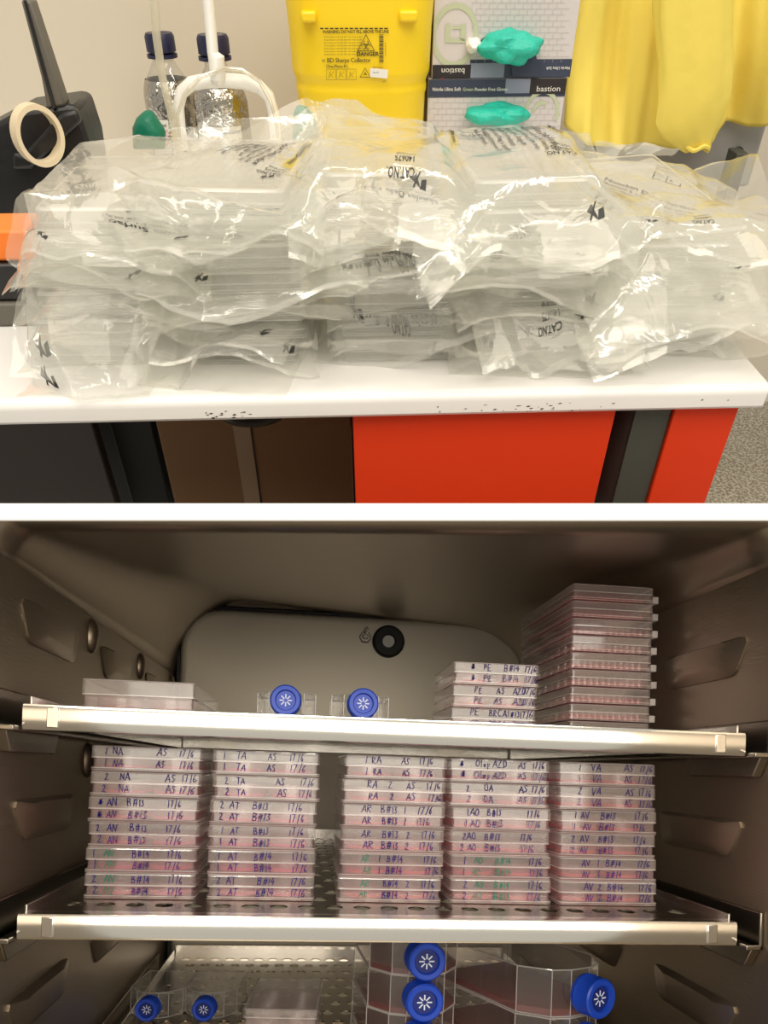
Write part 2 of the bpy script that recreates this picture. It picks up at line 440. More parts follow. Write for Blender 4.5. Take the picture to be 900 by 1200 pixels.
for z, yf, lab in ((S1, SF1, 'upper steel incubator shelf holding the blue-capped flasks and tall pink plate stack'),
               (S2, SF2, 'middle steel incubator shelf holding the row of five handwritten plate stacks'),
               (S3, .535, 'lowest perforated steel shelf holding stacked blue-capped flasks')):
    s = sh if z == S1 else copy_tree(sh)
    s.matrix_world = Matrix.Translation((SX, yf, z)); tag(s, lab, 'shelf', 'incubator shelves')
# slide-in runners that carry the shelves, fixed to the side walls
for z, yf, nm in ((S1, SF1, 'upper'), (S2, SF2, 'middle'), (S3, .535, 'lowest')):
    for s, X, sd in ((-1, XL, 'left'), (1, XR, 'right')):
        mb = MB()
        xa, xb = (X, X-s*.0135)
        mb.box(min(xa, xb), max(xa, xb), yf-.012, yf+.60, z-.0185, z-.0145)
        mb.box(min(xa, X-s*.003), max(xa, X-s*.003), yf-.012, yf+.60, z-.0185, z+.010)
        a = [(yf-.012, z-.0145), (yf+.10, z-.0145), (yf+.09, z-.033), (yf+.0, z-.033)]
        mb.prism([(p[0], p[1]) for p in a], X, X-s*.008, 'x')
        o = mb.build('shelf_runner', 'shelf_sheet', bevel=.001)
        tag(o, f'steel runner on the {sd} chamber wall under the {nm} shelf', 'shelf runner')

# --- culture plates
def plate_meshes(w, d, h, medium='medium_pink', wells=(2, 3), key=''):
    """returns dict of meshes, origin bottom centre of the FRONT face"""
    out = {}
    hb = h*.56
    def rr(ins, z): return [(p[0], p[1]+d/2, z) for p in rrect(w-2*ins, d-2*ins, max(.0035-ins*.5, .001), 3)]
    mb = MB()
    mb.loft([rr(.0006, .0), rr(.0, .0004), rr(0, .0022), rr(.0016, .0026), rr(.0018, hb-.0008), rr(.0022, hb)])
    mb.add(rr(.001, .0008), [tuple(range(len(rr(0, 0))))])
    mb.mi(1); mb.loft([rr(-.00005, .0001), rr(-.00015, .0005)]); mb.loft([rr(-.0001, .0019), rr(-.0001, .0025)]); mb.loft([rr(.0008, hb-.001), rr(.0008, hb-.0002)])
    out['base_tray'] = (mb, ['plate_plastic', 'plate_edge'])
    nx, ny = wells; cw = (w-.008)/nx; cd = (d-.008)/ny; R = min(cw, cd)*.46
    mw = MB(); mm = MB()
    for i in range(nx):
        for j in range(ny):
            c = (-w/2+.004+cw*(i+.5), .004+cd*(j+.5), 0)
            mw.lathe([(R, .0012), (R, hb+.001)], 10 if nx > 4 else 20, c)
            mm.lathe([(.0001, .0022), (R*.97, .0022), (R*.97, hb*(.66 if nx > 4 else .44)), (.0001, hb*(.66 if nx > 4 else .44))], 8 if nx > 4 else 20, c)
    mw.f = [f for f in mw.f if len(f) == 4]; mw.m = [0]*len(mw.f)
    out['wells'] = (mw, ['well_plastic']); out['growth_medium'] = (mm, [medium])
    mb = MB(); z0 = hb-.0016+.0006
    mb.loft([rr(.0002, z0), rr(.0003, h-.0016), rr(.0008, h-.0006), rr(.0022, h-.0003)], cap1=True)
    mb.mi(1); mb.loft([rr(.0001, z0-.0002), rr(.0001, z0+.0005)]); mb.loft([rr(.0004, h-.0014), rr(.0009, h-.0006), rr(.0024, h-.0002), rr(.0032, h-.0004)])
    out['lid'] = (mb, ['plate_lid', 'plate_edge'])
    return out
_pc = {}
def make_plate(loc, rz, w, d, h, medium, wells, name='culture_plate', writing=None, seed=0, tabs=False):
    root = empty(name, loc, rz)
    key = (w, d, h, medium, wells)
    objs = {}
    if key not in _pc:
        pm = plate_meshes(w, d, h, medium, wells)
        for k, (mb, ms) in pm.items():
            objs[k] = mb.build(k, ms, None, smooth=k in ('wells', 'growth_medium'))
        _pc[key] = objs
        objs2 = objs
    else:
        objs2 = {k: o.copy() for k, o in _pc[key].items()}
        for o in objs2.values(): COL.objects.link(o)
    base = objs2['base_tray']; base.parent = root
    objs2['lid'].parent = root
    objs2['wells'].parent = base; objs2['growth_medium'].parent = base
    if writing:
        for tgt, zb, hh in ((objs2['lid'], h*.64, .0055), (base, h*.17, .0056)):
            mb = MB()
            for (t, xf, green) in writing:
                xf = min(xf, .81 if t == D_ else (.68 if t == 'AS' else 1))
                mb.mi(1 if green else 0)
                if t.startswith('2') and tgt is base and False: pass
                handwrite(mb, t, -w/2+xf*w+rnd.uniform(-.001, .001), zb, (-.0007 if tgt is base else -.0006), hh, seed+len(t)+(7 if tgt is base else 0)+int(xf*100))
            o = mb.build('handwriting', ['ink_blue', 'ink_green'], tgt, smooth=False)
    return root
ORD = ['topmost', 'second from the top', 'third from the top', 'fourth from the top', 'fifth from the top', 'bottom']
D_ = '17/6'
rows = [
 ('leftmost', 232-108, (107, 883), (97, 1057), [
   [('1', .12, 0), ('NA', .2, 0), ('AS', .58, 0), (D_, .79, 0)], [('2', .13, 0), ('NA', .27, 0), ('AS', .75, 0), (D_, .87, 0)],
   [('*', .10, 0), ('AN', .18, 0), ('B#13', .36, 0), (D_, .71, 0)], [('2', .09, 0), ('AN', .18, 0), ('B#13', .37, 0), (D_, .70, 0)],
   [('1', .08, 0), ('AN', .18, 1), ('B#14', .42, 0), (D_, .72, 0)], [('2', .09, 0), ('AN', .18, 1), ('B#14', .43, 0), (D_, .76, 0)]]),
 ('second from left', 0, (249, 886), (240, 1058), [
   [('1', .11, 0), ('TA', .23, 0), ('AS', .52, 0), (D_, .72, 0)], [('2', .12, 0), ('TA', .22, 0), ('AS', .60, 0), (D_, .80, 0)],
   [('2', .11, 0), ('AT', .19, 0), ('B#13', .40, 0), (D_, .73, 0)], [('1', .11, 0), ('AT', .20, 0), ('B#13', .41, 0), (D_, .75, 0)],
   [('1', .10, 0), ('AT', .20, 0), ('B#14', .44, 0), (D_, .77, 0)], [('2', .09, 0), ('AT', .19, 0), ('B#14', .46, 0), (D_, .77, 0)]]),
 ('middle', 0, (403, 888), (395, 1060), [
   [('1', .20, 0), ('RA', .27, 0), ('AS', .55, 0), (D_, .72, 0)], [('RA', .25, 0), ('2', .45, 0), ('AS', .62, 0), (D_, .83, 0)],
   [('AR', .19, 0), ('B#13', .38, 0), ('1', .58, 0), (D_, .71, 0)], [('AR', .21, 0), ('B#13', .40, 0), ('2', .62, 0), (D_, .76, 0)],
   [('AR', .21, 1), ('1', .37, 0), ('B#14', .45, 0), (D_, .80, 0)], [('AR', .21, 1), ('B#14', .43, 0), ('2', .66, 0), (D_, .80, 0)]]),
 ('second from right', 0, (527, 892), (528, 1062), [
   [('*', .12, 0), ('Olap', .25, 0), ('AZD', .43, 0), ('AS', .68, 0), (D_, .85, 0)], [('2', .17, 0), ('OA', .34, 0), ('AS', .71, 0), (D_, .86, 0)],
   [('1', .14, 0), ('AO', .19, 0), ('B#13', .36, 0), (D_, .75, 0)], [('2', .12, 0), ('AO', .17, 0), ('B#13', .34, 0), (D_, .70, 0)],
   [('1', .12, 0), ('AO', .22, 1), ('B#14', .43, 1), (D_, .77, 0)], [('2', .12, 0), ('AO', .22, 1), ('B#14', .42, 1), (D_, .75, 0)]]),
 ('rightmost', 0, (653, 895), (657, 1062), [
   [('1', .20, 0), ('VA', .33, 0), ('AS', .74, 0), (D_, .88, 0)], [('2', .20, 0), ('VA', .33, 0), ('AS', .74, 0), (D_, .88, 0)],
   [('1', .14, 0), ('AV', .22, 0), ('B#13', .40, 0), (D_, .74, 0)], [('2', .13, 0), ('AV', .22, 0), ('B#13', .40, 0), (D_, .76, 0)],
   [('AV', .22, 0), ('1', .37, 0), ('B#14', .46, 0), (D_, .77, 0)], [('AV', .25, 0), ('2', .38, 0), ('B#14', .48, 0), (D_, .79, 0)]]),
]
PW, PDp, PH = .0850, .127, .01985
for si, (nm, _, top, bot, wr) in enumerate(rows):
    YY = .600
    xt = low(top[0], top[1], YY).x; xb = low(bot[0], bot[1], YY).x
    for k in range(6):                       # k=0 is the bottom plate
        f = (k+.5)/6
        x = xb+(xt-xb)*f+PW/2+rnd.uniform(-.0007, .0007)
        words = ' '.join(t for t, _, g in wr[5-k] if t != '*')
        inks = ' in green and blue ink' if any(g for _, _, g in wr[5-k]) else ''
        o = make_plate((x, YY+rnd.uniform(-.0015, .0015), S2+.0006+k*PH), R_(rnd.uniform(-.8, .8)), PW, PDp, PH-.0002,
                       'medium_deep' if si < 2 else 'medium_pink', (2, 3), writing=wr[5-k], seed=si*100+k*9)
        tag(o, f'clear plate handwritten {words}, {ORD[5-k]} in {nm} stack'.replace('fourth from the top', 'fourth down').replace('third from the top', 'third down').replace('second from the top', 'second down').replace('fifth from the top', 'fifth down'), 'culture plate', 'handwritten culture plates on the middle shelf')
# PE stack
wpe = [[('*', .22, 0), ('PE', .34, 0), ('B#14', .58, 0), (D_, .88, 0)], [('PE', .27, 0), ('AS', .50, 0), ('AZD', .70, 0), (D_, .87, 0)],
       [('PE', .24, 0), ('BRCA1', .44, 0), ('#13', .70, 0), (D_, .87, 0)]]
pp = low(528, 830, .640)
for k in range(3):
    o = make_plate((pp.x+.0385+.0008*k, .640, S1+.0006+k*.0200), R_(0), .0775, .098, .0198, 'medium_pink', (2, 3), writing=wpe[2-k], seed=900+k*9)
    tag(o, 'plate handwritten ' + ' '.join(t for t, _, _ in wpe[2-k] if t != '*') + f', {["bottom", "middle", "top"][k]} of three on upper shelf', 'culture plate', 'plates in the three-high stack')
# tall many-well stack
tp = low(668, 800, .68); TW = low(771, 800, .68).x-tp.x
for k in range(9):
    root = make_plate((tp.x+TW/2+rnd.uniform(-.0006, .0006)-.0028, .68, S1+.0006+k*.0162), 0, TW-.006, .170, .0153, 'medium_pink', (12, 8), name='well_plate')
    mb = MB(); e = TW/2-.003
    mb.box(e, e+.0006, .003, .012, .0005, .0068); mb.box(e, e+.0055, .003, .0036, .0005, .0068); mb.box(e, e+.0055, .0114, .012, .0005, .0068); mb.box(e+.0049, e+.0055, .003, .012, .0005, .0068)
    mb.build('lid_tab', 'plate_edge', root)
    tag(root, 'many-well plate with pink medium, ' + ['bottom', 'second from the bottom', 'third from the bottom', 'fourth from the bottom', 'middle one', 'fourth from the top', 'third from the top', 'second from the top', 'topmost'][k] + ' of the tall stack', 'well plate', 'many-well plates in the tall stack')
# single box at the left of the upper shelf
pp = low(92, 830, .600)
o = make_plate((pp.x+.0445, .600, S1+.0006), R_(0), .087, .165, .0265, 'medium_pink', (2, 3), name='culture_plate')
tag(o, 'single clear unmarked plate lying alone at the left of the upper shelf', 'culture plate')

# --- flasks
def star(mb, c, R, y, w, rays=8):
    for k in range(rays):
        a = 2*math.pi*k/rays; dx, dz = math.cos(a), math.sin(a)
        a0, a1 = R*.28, R*.9
        nx, nz = -dz*w/2, dx*w/2
        mb.add([(c[0]+dx*a0+nx, y, c[1]+dz*a0+nz), (c[0]+dx*a0-nx, y, c[1]+dz*a0-nz), (c[0]+dx*a1-nx, y, c[1]+dz*a1-nz), (c[0]+dx*a1+nx, y, c[1]+dz*a1+nz)], [(0, 1, 2, 3)])
def make_flask(loc, rz, W, L, H, cr, label, group=None, med=None, neck=None, stepped=False, tilt=0, star_rays=8, cz=None):
    """flask lying down, cap towards -y. origin: under the cap front"""
    root = empty('culture_flask', loc, rz); tag(root, label, 'flask', group)
    cl = cr*1.15; nk = neck or cr*.5; cz = cz or max(H*.52, cr*1.0)
    mb = MB(); t = .0012
    y1 = cl+nk; y2 = y1+W*.32; y3 = y1+L
    out = [(-cr*.62, y1-.002), (-W*.30, y1+.004), (-W/2, y2), (-W/2, y3), (W/2, y3), (W/2, y2), (W*.30, y1+.004), (cr*.62, y1-.002)]
    mb.prism(out, 0.0002, H)
    body = mb.build('body', 'clear_plastic', root, smooth=False)
    # moulded edges
    mb = MB()
    for z in (.0004, H-.0002):
        for a, b in zip(out, out[1:]+out[:1]): mb.tube([(a[0], a[1], z), (b[0], b[1], z)], .00065, 6)
    for a in out: mb.tube([(a[0], a[1], .0004), (a[0], a[1], H-.0002)], .0005, 6)
    mb.build('moulded_edge', 'clear_edge', body)
    mb = MB(); mb.lathe([(cr*.72, cl*.4), (cr*.72, y1+.004)], 24, (0, 0, cz), 'y'); mb.build('neck', 'clear_plastic', root)
    if med:
        mb = MB(); mb.prism([(p[0]*.97, p[1]+(.001 if p[1] < y2 else -.001)) for p in out], .001, H*.16); mb.build('growth_medium', med, body, smooth=False)
    mb = MB(); n = 48; rings = []
    for (r, y, rib) in ((cr*.62, .003, 0), (cr*.68, .0003, 0), (cr*.92, 0, 0), (cr, .0012, .3), (cr, cl*.8, 1), (cr*1.03, cl*.82, 0), (cr*1.03, cl, 0), (cr*.7, cl, 0)):
        rings.append([((r+(rib*.0004*(i % 2)))*math.cos(2*math.pi*i/n), y, cz+(r+(rib*.0004*(i % 2)))*math.sin(2*math.pi*i/n)) for i in range(n)])
    mb.loft(rings)
    cap = mb.build('cap', 'cap_blue', root)
    mb = MB(); mb.lathe([(.00005, .0028), (cr*.45, .0028), (cr*.47, .0036), (cr*.62, .0040), (cr*.64, .0032)], 32, (0, 0, cz), 'y'); mb.build('cap_recess', 'cap_blue_dark' if not stepped else 'cap_blue', cap)
    mb = MB(); star(mb, (0, cz), cr*.45, .0024, cr*.075, star_rays); mb.build('vent_star', 'cap_white', cap, smooth=False)
    if tilt: root.matrix_world = root.matrix_world @ Matrix.Rotation(tilt, 4, 'X')
    return root
for (px, lb) in ((335, 'small clear flask with blue cap on the upper shelf, left of the pair'), (423.5, 'small clear flask with blue cap on the upper shelf, right of the pair')):
    p = low(px, 835, .640)
    make_flask((p.x, .620, S1+.0006), 0, .050, .07, .0265, .0127, lb, 'blue-capped flasks on the upper shelf', stepped=True, cz=.0175)
# centre stack of four large flasks on the lowest shelf
for k in range(4):
    p = low(501, 1128, .638)
    make_flask((p.x-.0008*(3-k), .638, S3+.0005+k*.0356), R_(4), .083, .12, .0352, .0165,
               f'clear flask with blue vent cap, {["bottom", "third down", "second down", "topmost"][k]} of the stack at lowest shelf centre', 'flasks stacked at the centre of the lowest shelf', med='medium_red')
p = low(708, 1168, .600)
for k in range(3):
    make_flask((p.x+(k-2)*.001, .600+.002*k, S3+.0005+k*.0412), R_(24), .090, .15, .0408, .0168,
               f'clear blue-capped flask turned towards the right wall, {["bottom", "middle", "top"][k]} of three', 'flasks stacked at the right of the lowest shelf', med='medium_red')
for px, lb in ((171, 'blue-capped clear flask at the far left of the lowest shelf'), (238, 'blue-capped clear flask on the lowest shelf, just right of the far left flask')):
    p = low(px, 1180, .85)
    make_flask((p.x, .85, S3+.0006), R_(-6), .060, .09, .029, .0128, lb, 'flasks at the left of the lowest shelf')
p = low(330, 1160, .80)
for k in range(2):
    o = make_plate((p.x, .78, S3+.0006+k*.0195), R_(-4), .078, .12, .0192, 'clear_plastic', (2, 3), name='culture_plate')
    tag(o, f'clear empty culture plate, {["lower", "upper"][k]} of two on the lowest shelf left of the flask stack', 'culture plate', 'empty plates on the lowest shelf')

# ================================================================== BENCH ROOM
exec_bench = True
DW = .62
def bpart(mb, name, mats, parent=None, loc=(0, 0, 0), rz=0, **k):
    o = mb.build(name, mats, parent, **k)
    if parent is None: put(o, loc, rz, bench=True)
    return o
# setting
mb = MB(); mb.box(-1.1, 1.3, DW, DW+.02, -.32, .62)
tag(bpart(mb, 'wall_bench', 'wall_paint'), kind='structure')
mb = MB(); mb.box(.25, 2.0, .80, 2.2, -.74, -.72)
tag(bpart(mb, 'floor_lab', 'speckled_floor'), kind='structure')
# worktop with rounded front
XE = upr(852, 393, h=0).x
yf = upr(450, 462, h=0).y
mb = MB(); pr = [(DW-.002, 0), (yf+.008, 0)]
for i in range(9):
    a = R_(90+90*i/8); pr.append((yf+.007+.007*math.cos(a), -.007+.007*math.sin(a)))
pr += [(yf, -.015), (yf+.002, -.0172), (yf+.03, -.0175), (DW-.002, -.0175)]
mb.prism(pr, -.75, XE, 'x')
wt = bpart(mb, 'worktop', 'bench_white'); tag(wt, 'long white laboratory worktop with a rounded scuffed front edge under the bagged plates', 'worktop')
# scuffs: dark chips on the edge
mb = MB(); rr_ = random.Random(3)
for i in range(46):
    px = rr_.choice([rr_.uniform(430, 860), rr_.uniform(560, 700), rr_.uniform(235, 290)])
    p = upr(px, 470, d=yf); z = -.0125+rr_.uniform(-.003, .003); w = rr_.uniform(.0006, .004); h = rr_.uniform(.0002, .0007)
    mb.add([(p.x, yf-.0002, z), (p.x+w*.5, yf-.0002, z-h), (p.x+w, yf-.0002, z+h*.3), (p.x+w*.6, yf-.0002, z+h)], [(0, 1, 2, 3)])
o = mb.build('scuff_marks', 'dark_panel', wt, smooth=False)

# red cabinet
def xz(px, py, d): q = upr(px, py, d=d); return q.x, q.z
dc = yf+.012
ZB = -.150
def panel_between(name, mt, a, b, d, parent, th=.01, z1=-.018):
    """front panel whose side edges run along two measured lines"""
    mb = MB(); (xa0, _), (xa1, _) = [xz(*q, d) for q in a]; (xb0, _), (xb1, _) = [xz(*q, d) for q in b]
    xl = xa0; xr = xb0
    mb.box(xl, xr, d, d+th, ZB, z1)
    return mb.build(name, mt, parent, bevel=.0008)
def cab():
    x0_ = upr(414, 500, d=dc).x; x1_ = upr(719, 495, d=dc).x; x2_ = upr(744, 495, d=dc).x
    x3_ = upr(787, 495, d=dc).x; x4_ = upr(900, 495, d=dc).x
    root = empty('drawer_cabinet', (x0_, dc, -.15), bench=True)
    tag(root, 'wide orange-red cabinet front under the middle of the worktop', 'cabinet')
    mb = MB(); mb.box(0, x1_-x0_, 0, .016, 0, .1315); mb.build('front_panel', 'cabinet_red', root, bevel=.001)
    mb = MB(); mb.box(.0005, x1_-x0_-.0005, .0165, .30, .04, .1315); mb.build('carcass', 'cabinet_red_side', root)
    root = empty('bench_post', (x1_, dc, -.15), bench=True)
    tag(root, 'dark grey upright steel post between the two orange-red cabinet fronts', 'post')
    mb = MB(); mb.box(x2_-x1_, x3_-x1_-.0005, .004, .05, 0, .1315); mb.build('post_face', 'cabinet_grey', root, bevel=.001)
    mb = MB(); mb.prism([(.0005, .03), (x2_-x1_-.0005, .006), (x2_-x1_-.0005, .05), (.0005, .05)], 0, .1315); mb.build('recessed_side', 'dark_groove', root)
    x5 = upr(852, 540, d=dc).x
    root = empty('side_cabinet', (x3_, dc, -.15), bench=True)
    tag(root, 'narrow orange-red cabinet at the right end of the bench with a visible end door', 'cabinet')
    mb = MB(); mb.box(0, XE-.012-x3_, 0, .016, 0, .1315); mb.build('front_panel', 'cabinet_red', root, bevel=.001)
    mb = MB(); mb.box(0.0005, XE-.014-x3_, .0165, .40, .035, .1315); mb.build('carcass', 'cabinet_red_side', root)
    mb = MB(); mb.box(XE-.0135-x3_, XE-.009-x3_, .02, .38, .045, .129); mb.build('end_panel', 'cabinet_red', root, bevel=.001)
cab()
# space under the bench at the left
def under():
    d = .16
    a = xz(22, 520, d); x1_ = xz(112, 510, d)[0]
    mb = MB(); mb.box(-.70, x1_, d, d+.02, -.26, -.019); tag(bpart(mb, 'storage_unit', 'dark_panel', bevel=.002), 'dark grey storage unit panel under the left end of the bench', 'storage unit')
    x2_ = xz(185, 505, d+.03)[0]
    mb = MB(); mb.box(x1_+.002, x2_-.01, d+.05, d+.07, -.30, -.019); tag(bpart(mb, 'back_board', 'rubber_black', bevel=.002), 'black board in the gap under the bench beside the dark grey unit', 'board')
    mb = MB(); mb.box(-.70, .02, .30, .31, -.33, -.019); tag(bpart(mb, 'dark_backing', 'rubber_black'), 'black backing added for the dark space under the left half of the worktop', 'panel')  # added black sheet in place of shade, covers the bright wall behind
    # cardboard box
    d2 = .12
    xa = xz(186, 510, d2)[0]; xb = xz(412, 510, d2)[0]; xs = xz(300, 560, d2)[0]
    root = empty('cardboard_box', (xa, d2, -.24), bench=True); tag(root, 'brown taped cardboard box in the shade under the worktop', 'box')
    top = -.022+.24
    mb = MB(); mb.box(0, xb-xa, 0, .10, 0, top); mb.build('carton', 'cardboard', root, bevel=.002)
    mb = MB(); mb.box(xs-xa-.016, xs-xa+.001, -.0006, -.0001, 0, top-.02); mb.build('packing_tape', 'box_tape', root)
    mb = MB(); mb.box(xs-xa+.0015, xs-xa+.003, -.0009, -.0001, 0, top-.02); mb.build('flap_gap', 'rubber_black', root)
    # round black lamp base / bucket hanging in front
    c = upr(300, 500, d=.06)
    root = empty('round_bin', (c.x, c.y, -.075), bench=True); root.matrix_world = root.matrix_world @ Matrix.Translation((0, 0, .010)); tag(root, 'rounded black plastic bin under the worktop in front of the cardboard box', 'bin')
    mb = MB(); mb.lathe([(.0001, -.004), (.018, -.004), (.032, .002), (.042, .012), (.046, .024), (.046, .036), (.049, .037), (.049, .041)], 40)
    mb.build('tub', 'black_plastic', root)
    mb = MB(); mb.tube([(-.048, 0, .030), (-.052, -.004, .026), (-.048, -.008, .022)], .003, 8); mb.build('tub_handle', 'black_plastic', root)
under()

# ---- left end: tape dispenser etc.
def left_things():
    d = .30
    q = lambda px, py, dd=d: upr(px, py, d=dd)
    a = q(22, 330); 
    # dark instrument body behind the first column
    p0 = q(-40, 300); p1 = q(100, 175)
    root = empty('tape_dispenser', (q(60, 200).x, .30, 0), bench=True); tag(root, 'black plastic tape dispenser holding a cream tape roll at the left end of the bench', 'tape dispenser')
    ox = q(60, 200).x; L = lambda px, py, dd=d: (upr(px, py, d=dd).x-ox, upr(px, py, d=dd).z)
    pts = [L(-50, 168), L(22, 130), L(78, 122), L(90, 124), L(104, 166), L(116, 240), L(130, 330), L(-50, 330)]
    pts = [(x, max(z, .0)) for x, z in pts]
    mb = MB(); mb.prism(pts, 0, .07, 'y'); mb.build('housing', 'black_plastic', root, bevel=.004)
    mb = MB(); pts2 = [L(18, 175), L(30, 178), L(75, 130), L(92, 125), L(98, 140), L(40, 195), L(18, 196)]
    mb.prism(pts2, -.012, .0, 'y'); mb.build('side_rail', 'black_plastic', root, bevel=.003)
    c = L(46, 152)
    roll = empty('tape_roll', (0, 0, 0)); 
    mb = MB(); r1, r2, th = .0225, .0185, .014
    prof = [(r2, -th), (r1, -th), (r1, 0), (r2, 0), (r2, -th)]
    rings = []
    for (r, y) in prof: rings.append([(r*math.cos(2*math.pi*i/40), y, r*math.sin(2*math.pi*i/40)) for i in range(40)])
    mb.loft(rings); bpy.data.objects.remove(roll)
    o = mb.build('tape_roll', 'tape_cream', None); o.matrix_world = MU @ Matrix.Translation((ox+c[0], .282, c[1])) @ Matrix.Rotation(R_(38), 4, 'Z'); tag(o, 'cream masking tape roll seated in the black dispenser', 'tape roll')
    # grey arm leaning up
    a0, a1 = L(46, 22), L(72, 150)
    mb = MB(); s0 = L(30, 10); s1 = L(42, 10)
    mb.prism([L(24, 0), L(36, 0), L(77, 124), L(55, 128), L(48, 90)], .0, .02, 'y')
    ar = mb.build('support_arm', 'grey_strap', root, bevel=.002)
    mb = MB(); mb.prism([L(28, 0), L(31, 0), L(66, 126), L(62, 128)], -.002, .0, 'y'); mb.build('arm_rib', 'black_plastic', ar)
    # orange item
    dd = .10; pa = upr(22, 270, d=dd); pb = upr(40, 306, d=dd)
    mb = MB(); mb.prism([(-.06, 0), (pb.x-pa.x+.004, 0), (pb.x-pa.x, pa.z-pb.z-.006), (.004, pa.z-pb.z), (-.06, pa.z-pb.z)], 0, .05, 'y')
    o = bpart(mb, 'orange_rack', 'orange_plastic', loc=(pa.x, dd, pb.z), bevel=.002); tag(o, 'orange plastic rack edge showing beside the left bag column', 'rack')
    h0 = pb.z
    # black case under it
    mb = MB(); xe = upr(46, 330, d=dd).x
    mb.box(-.62, xe-.0, .095, .17, .018, h0-.0005); mb.mi(1); mb.box(-.62, xe+.002, .09, .175, 0, .0178)
    o = bpart(mb, 'instrument_case', ['black_plastic', 'grey_strap'], bevel=.002); tag(o, 'dark instrument case with grey foot strip carrying the orange rack', 'case')
left_things()

# ---- bottles
def bottle(px, name_label, w, d, ytop=38):
    c = upr(px, 100, d=d); zt = upr(px, ytop, d=d).z
    root = empty('reagent_bottle', (c.x, d, 0), bench=True); tag(root, name_label, 'bottle', 'foil-wrapped bottles against the back wall')
    k = w/2
    hs = zt-.046*w/.052   # shoulder start
    b = zt
    mb = MB(); mb.lathe([(k*.93, .001), (k, .004), (k, hs-.003), (k*.98, hs+.002), (k*.86, hs+.010), (k*.60, hs+.020), (k*.42, hs+.028), (k*.36, b-.008), (k*.36, b)], 40)
    mb.build('body', 'bottle_glass', root)
    mb = MB(); rings = []; rs = random.Random(int(px))
    for r, z in ((k*.95, .002), (k*1.02, .005), (k*1.02, hs*.3), (k*1.03, hs*.55), (k*1.02, hs*.8), (k*1.02, hs-.002), (k*.97, hs+.004), (k*.84, hs+.012)):
        rings.append([((r+rs.uniform(-.0006, .0006))*math.cos(2*math.pi*i/36), (r+rs.uniform(-.0006, .0006))*math.sin(2*math.pi*i/36), z) for i in range(36)])
    mb.loft(rings, cap0=True); mb.build('foil_wrap', 'foil', root)
    mb = MB(); n = 40; rings = []
    for r, z in ((k*.42, b-.016), (k*.56, b-.015), (k*.56, b-.003), (k*.50, b+.0)):
        rings.append([((r+.0005*(i % 2))*math.cos(2*math.pi*i/n), (r+.0005*(i % 2))*math.sin(2*math.pi*i/n), z) for i in range(n)])
    mb.loft(rings, cap1=True)
    mb.lathe([(k*.60, b-.020), (k*.60, b-.017), (k*.5, b-.0165)], 32)
    mb.build('screw_cap', 'cap_navy', root)
    # wrapped label on the front
    mb = MB(); zl1 = hs*.78; zl0 = hs*.18; A0, A1 = (-150, -60) if px < 200 else (-135, -45)
    lab = [[((k*1.035)*math.cos(R_(A0+(A1-A0)*i/12)), (k*1.035)*math.sin(R_(A0+(A1-A0)*i/12)), z) for i in range(13)] for z in (zl0, zl1)]
    mb.loft(lab, closed=False); lb = mb.build('paper_label', 'label_white', root)
    def wrap(x, y):
        a = R_(-90)+x/(k*1.05); return ((k*1.05)*math.cos(a), (k*1.05)*math.sin(a), y)
    mb = MB()
    add_text(mb, 'Sodium Hypochlorite 8-12%' if px > 200 else 'Ethanol', .0045 if px > 200 else .004, lambda x, y: wrap(x-.016, y+zl1-.006), bold=.01)
    for i in range(4): add_text(mb, 'danger causes severe skin burns', .0022, lambda x, y, i=i: wrap(x-.004, y+zl1-.012-.0032*i))
    mb.build('label_print', 'print_black', lb, smooth=False)
    mb = MB()
    for (cx, cz) in ((-.011, zl1-.012), (-.004+.0, zl1-.012), (-.0075, zl1-.0195)):
        s = .0036
        for a, b_ in ((0, 1), (1, 2), (2, 3), (3, 0)):
            P = [(0, s), (s, 0), (0, -s), (-s, 0)]; p, q = P[a], P[b_]; p2 = (p[0]*.8, p[1]*.8); q2 = (q[0]*.8, q[1]*.8)
            mb.add([wrap(cx+p[0], cz+p[1]), wrap(cx+q[0], cz+q[1]), wrap(cx+q2[0], cz+q2[1]), wrap(cx+p2[0], cz+p2[1])], [(0, 1, 2, 3)])
    mb.build('hazard_diamonds', 'hazard_red', lb, smooth=False)
bottle(196, 'foil-wrapped reagent bottle with navy screw cap, left of the pair by the wall', .056, .53, 38)
bottle(256, 'foil-wrapped reagent bottle with navy cap and hazard label behind the white stand', .060, .50, 40)
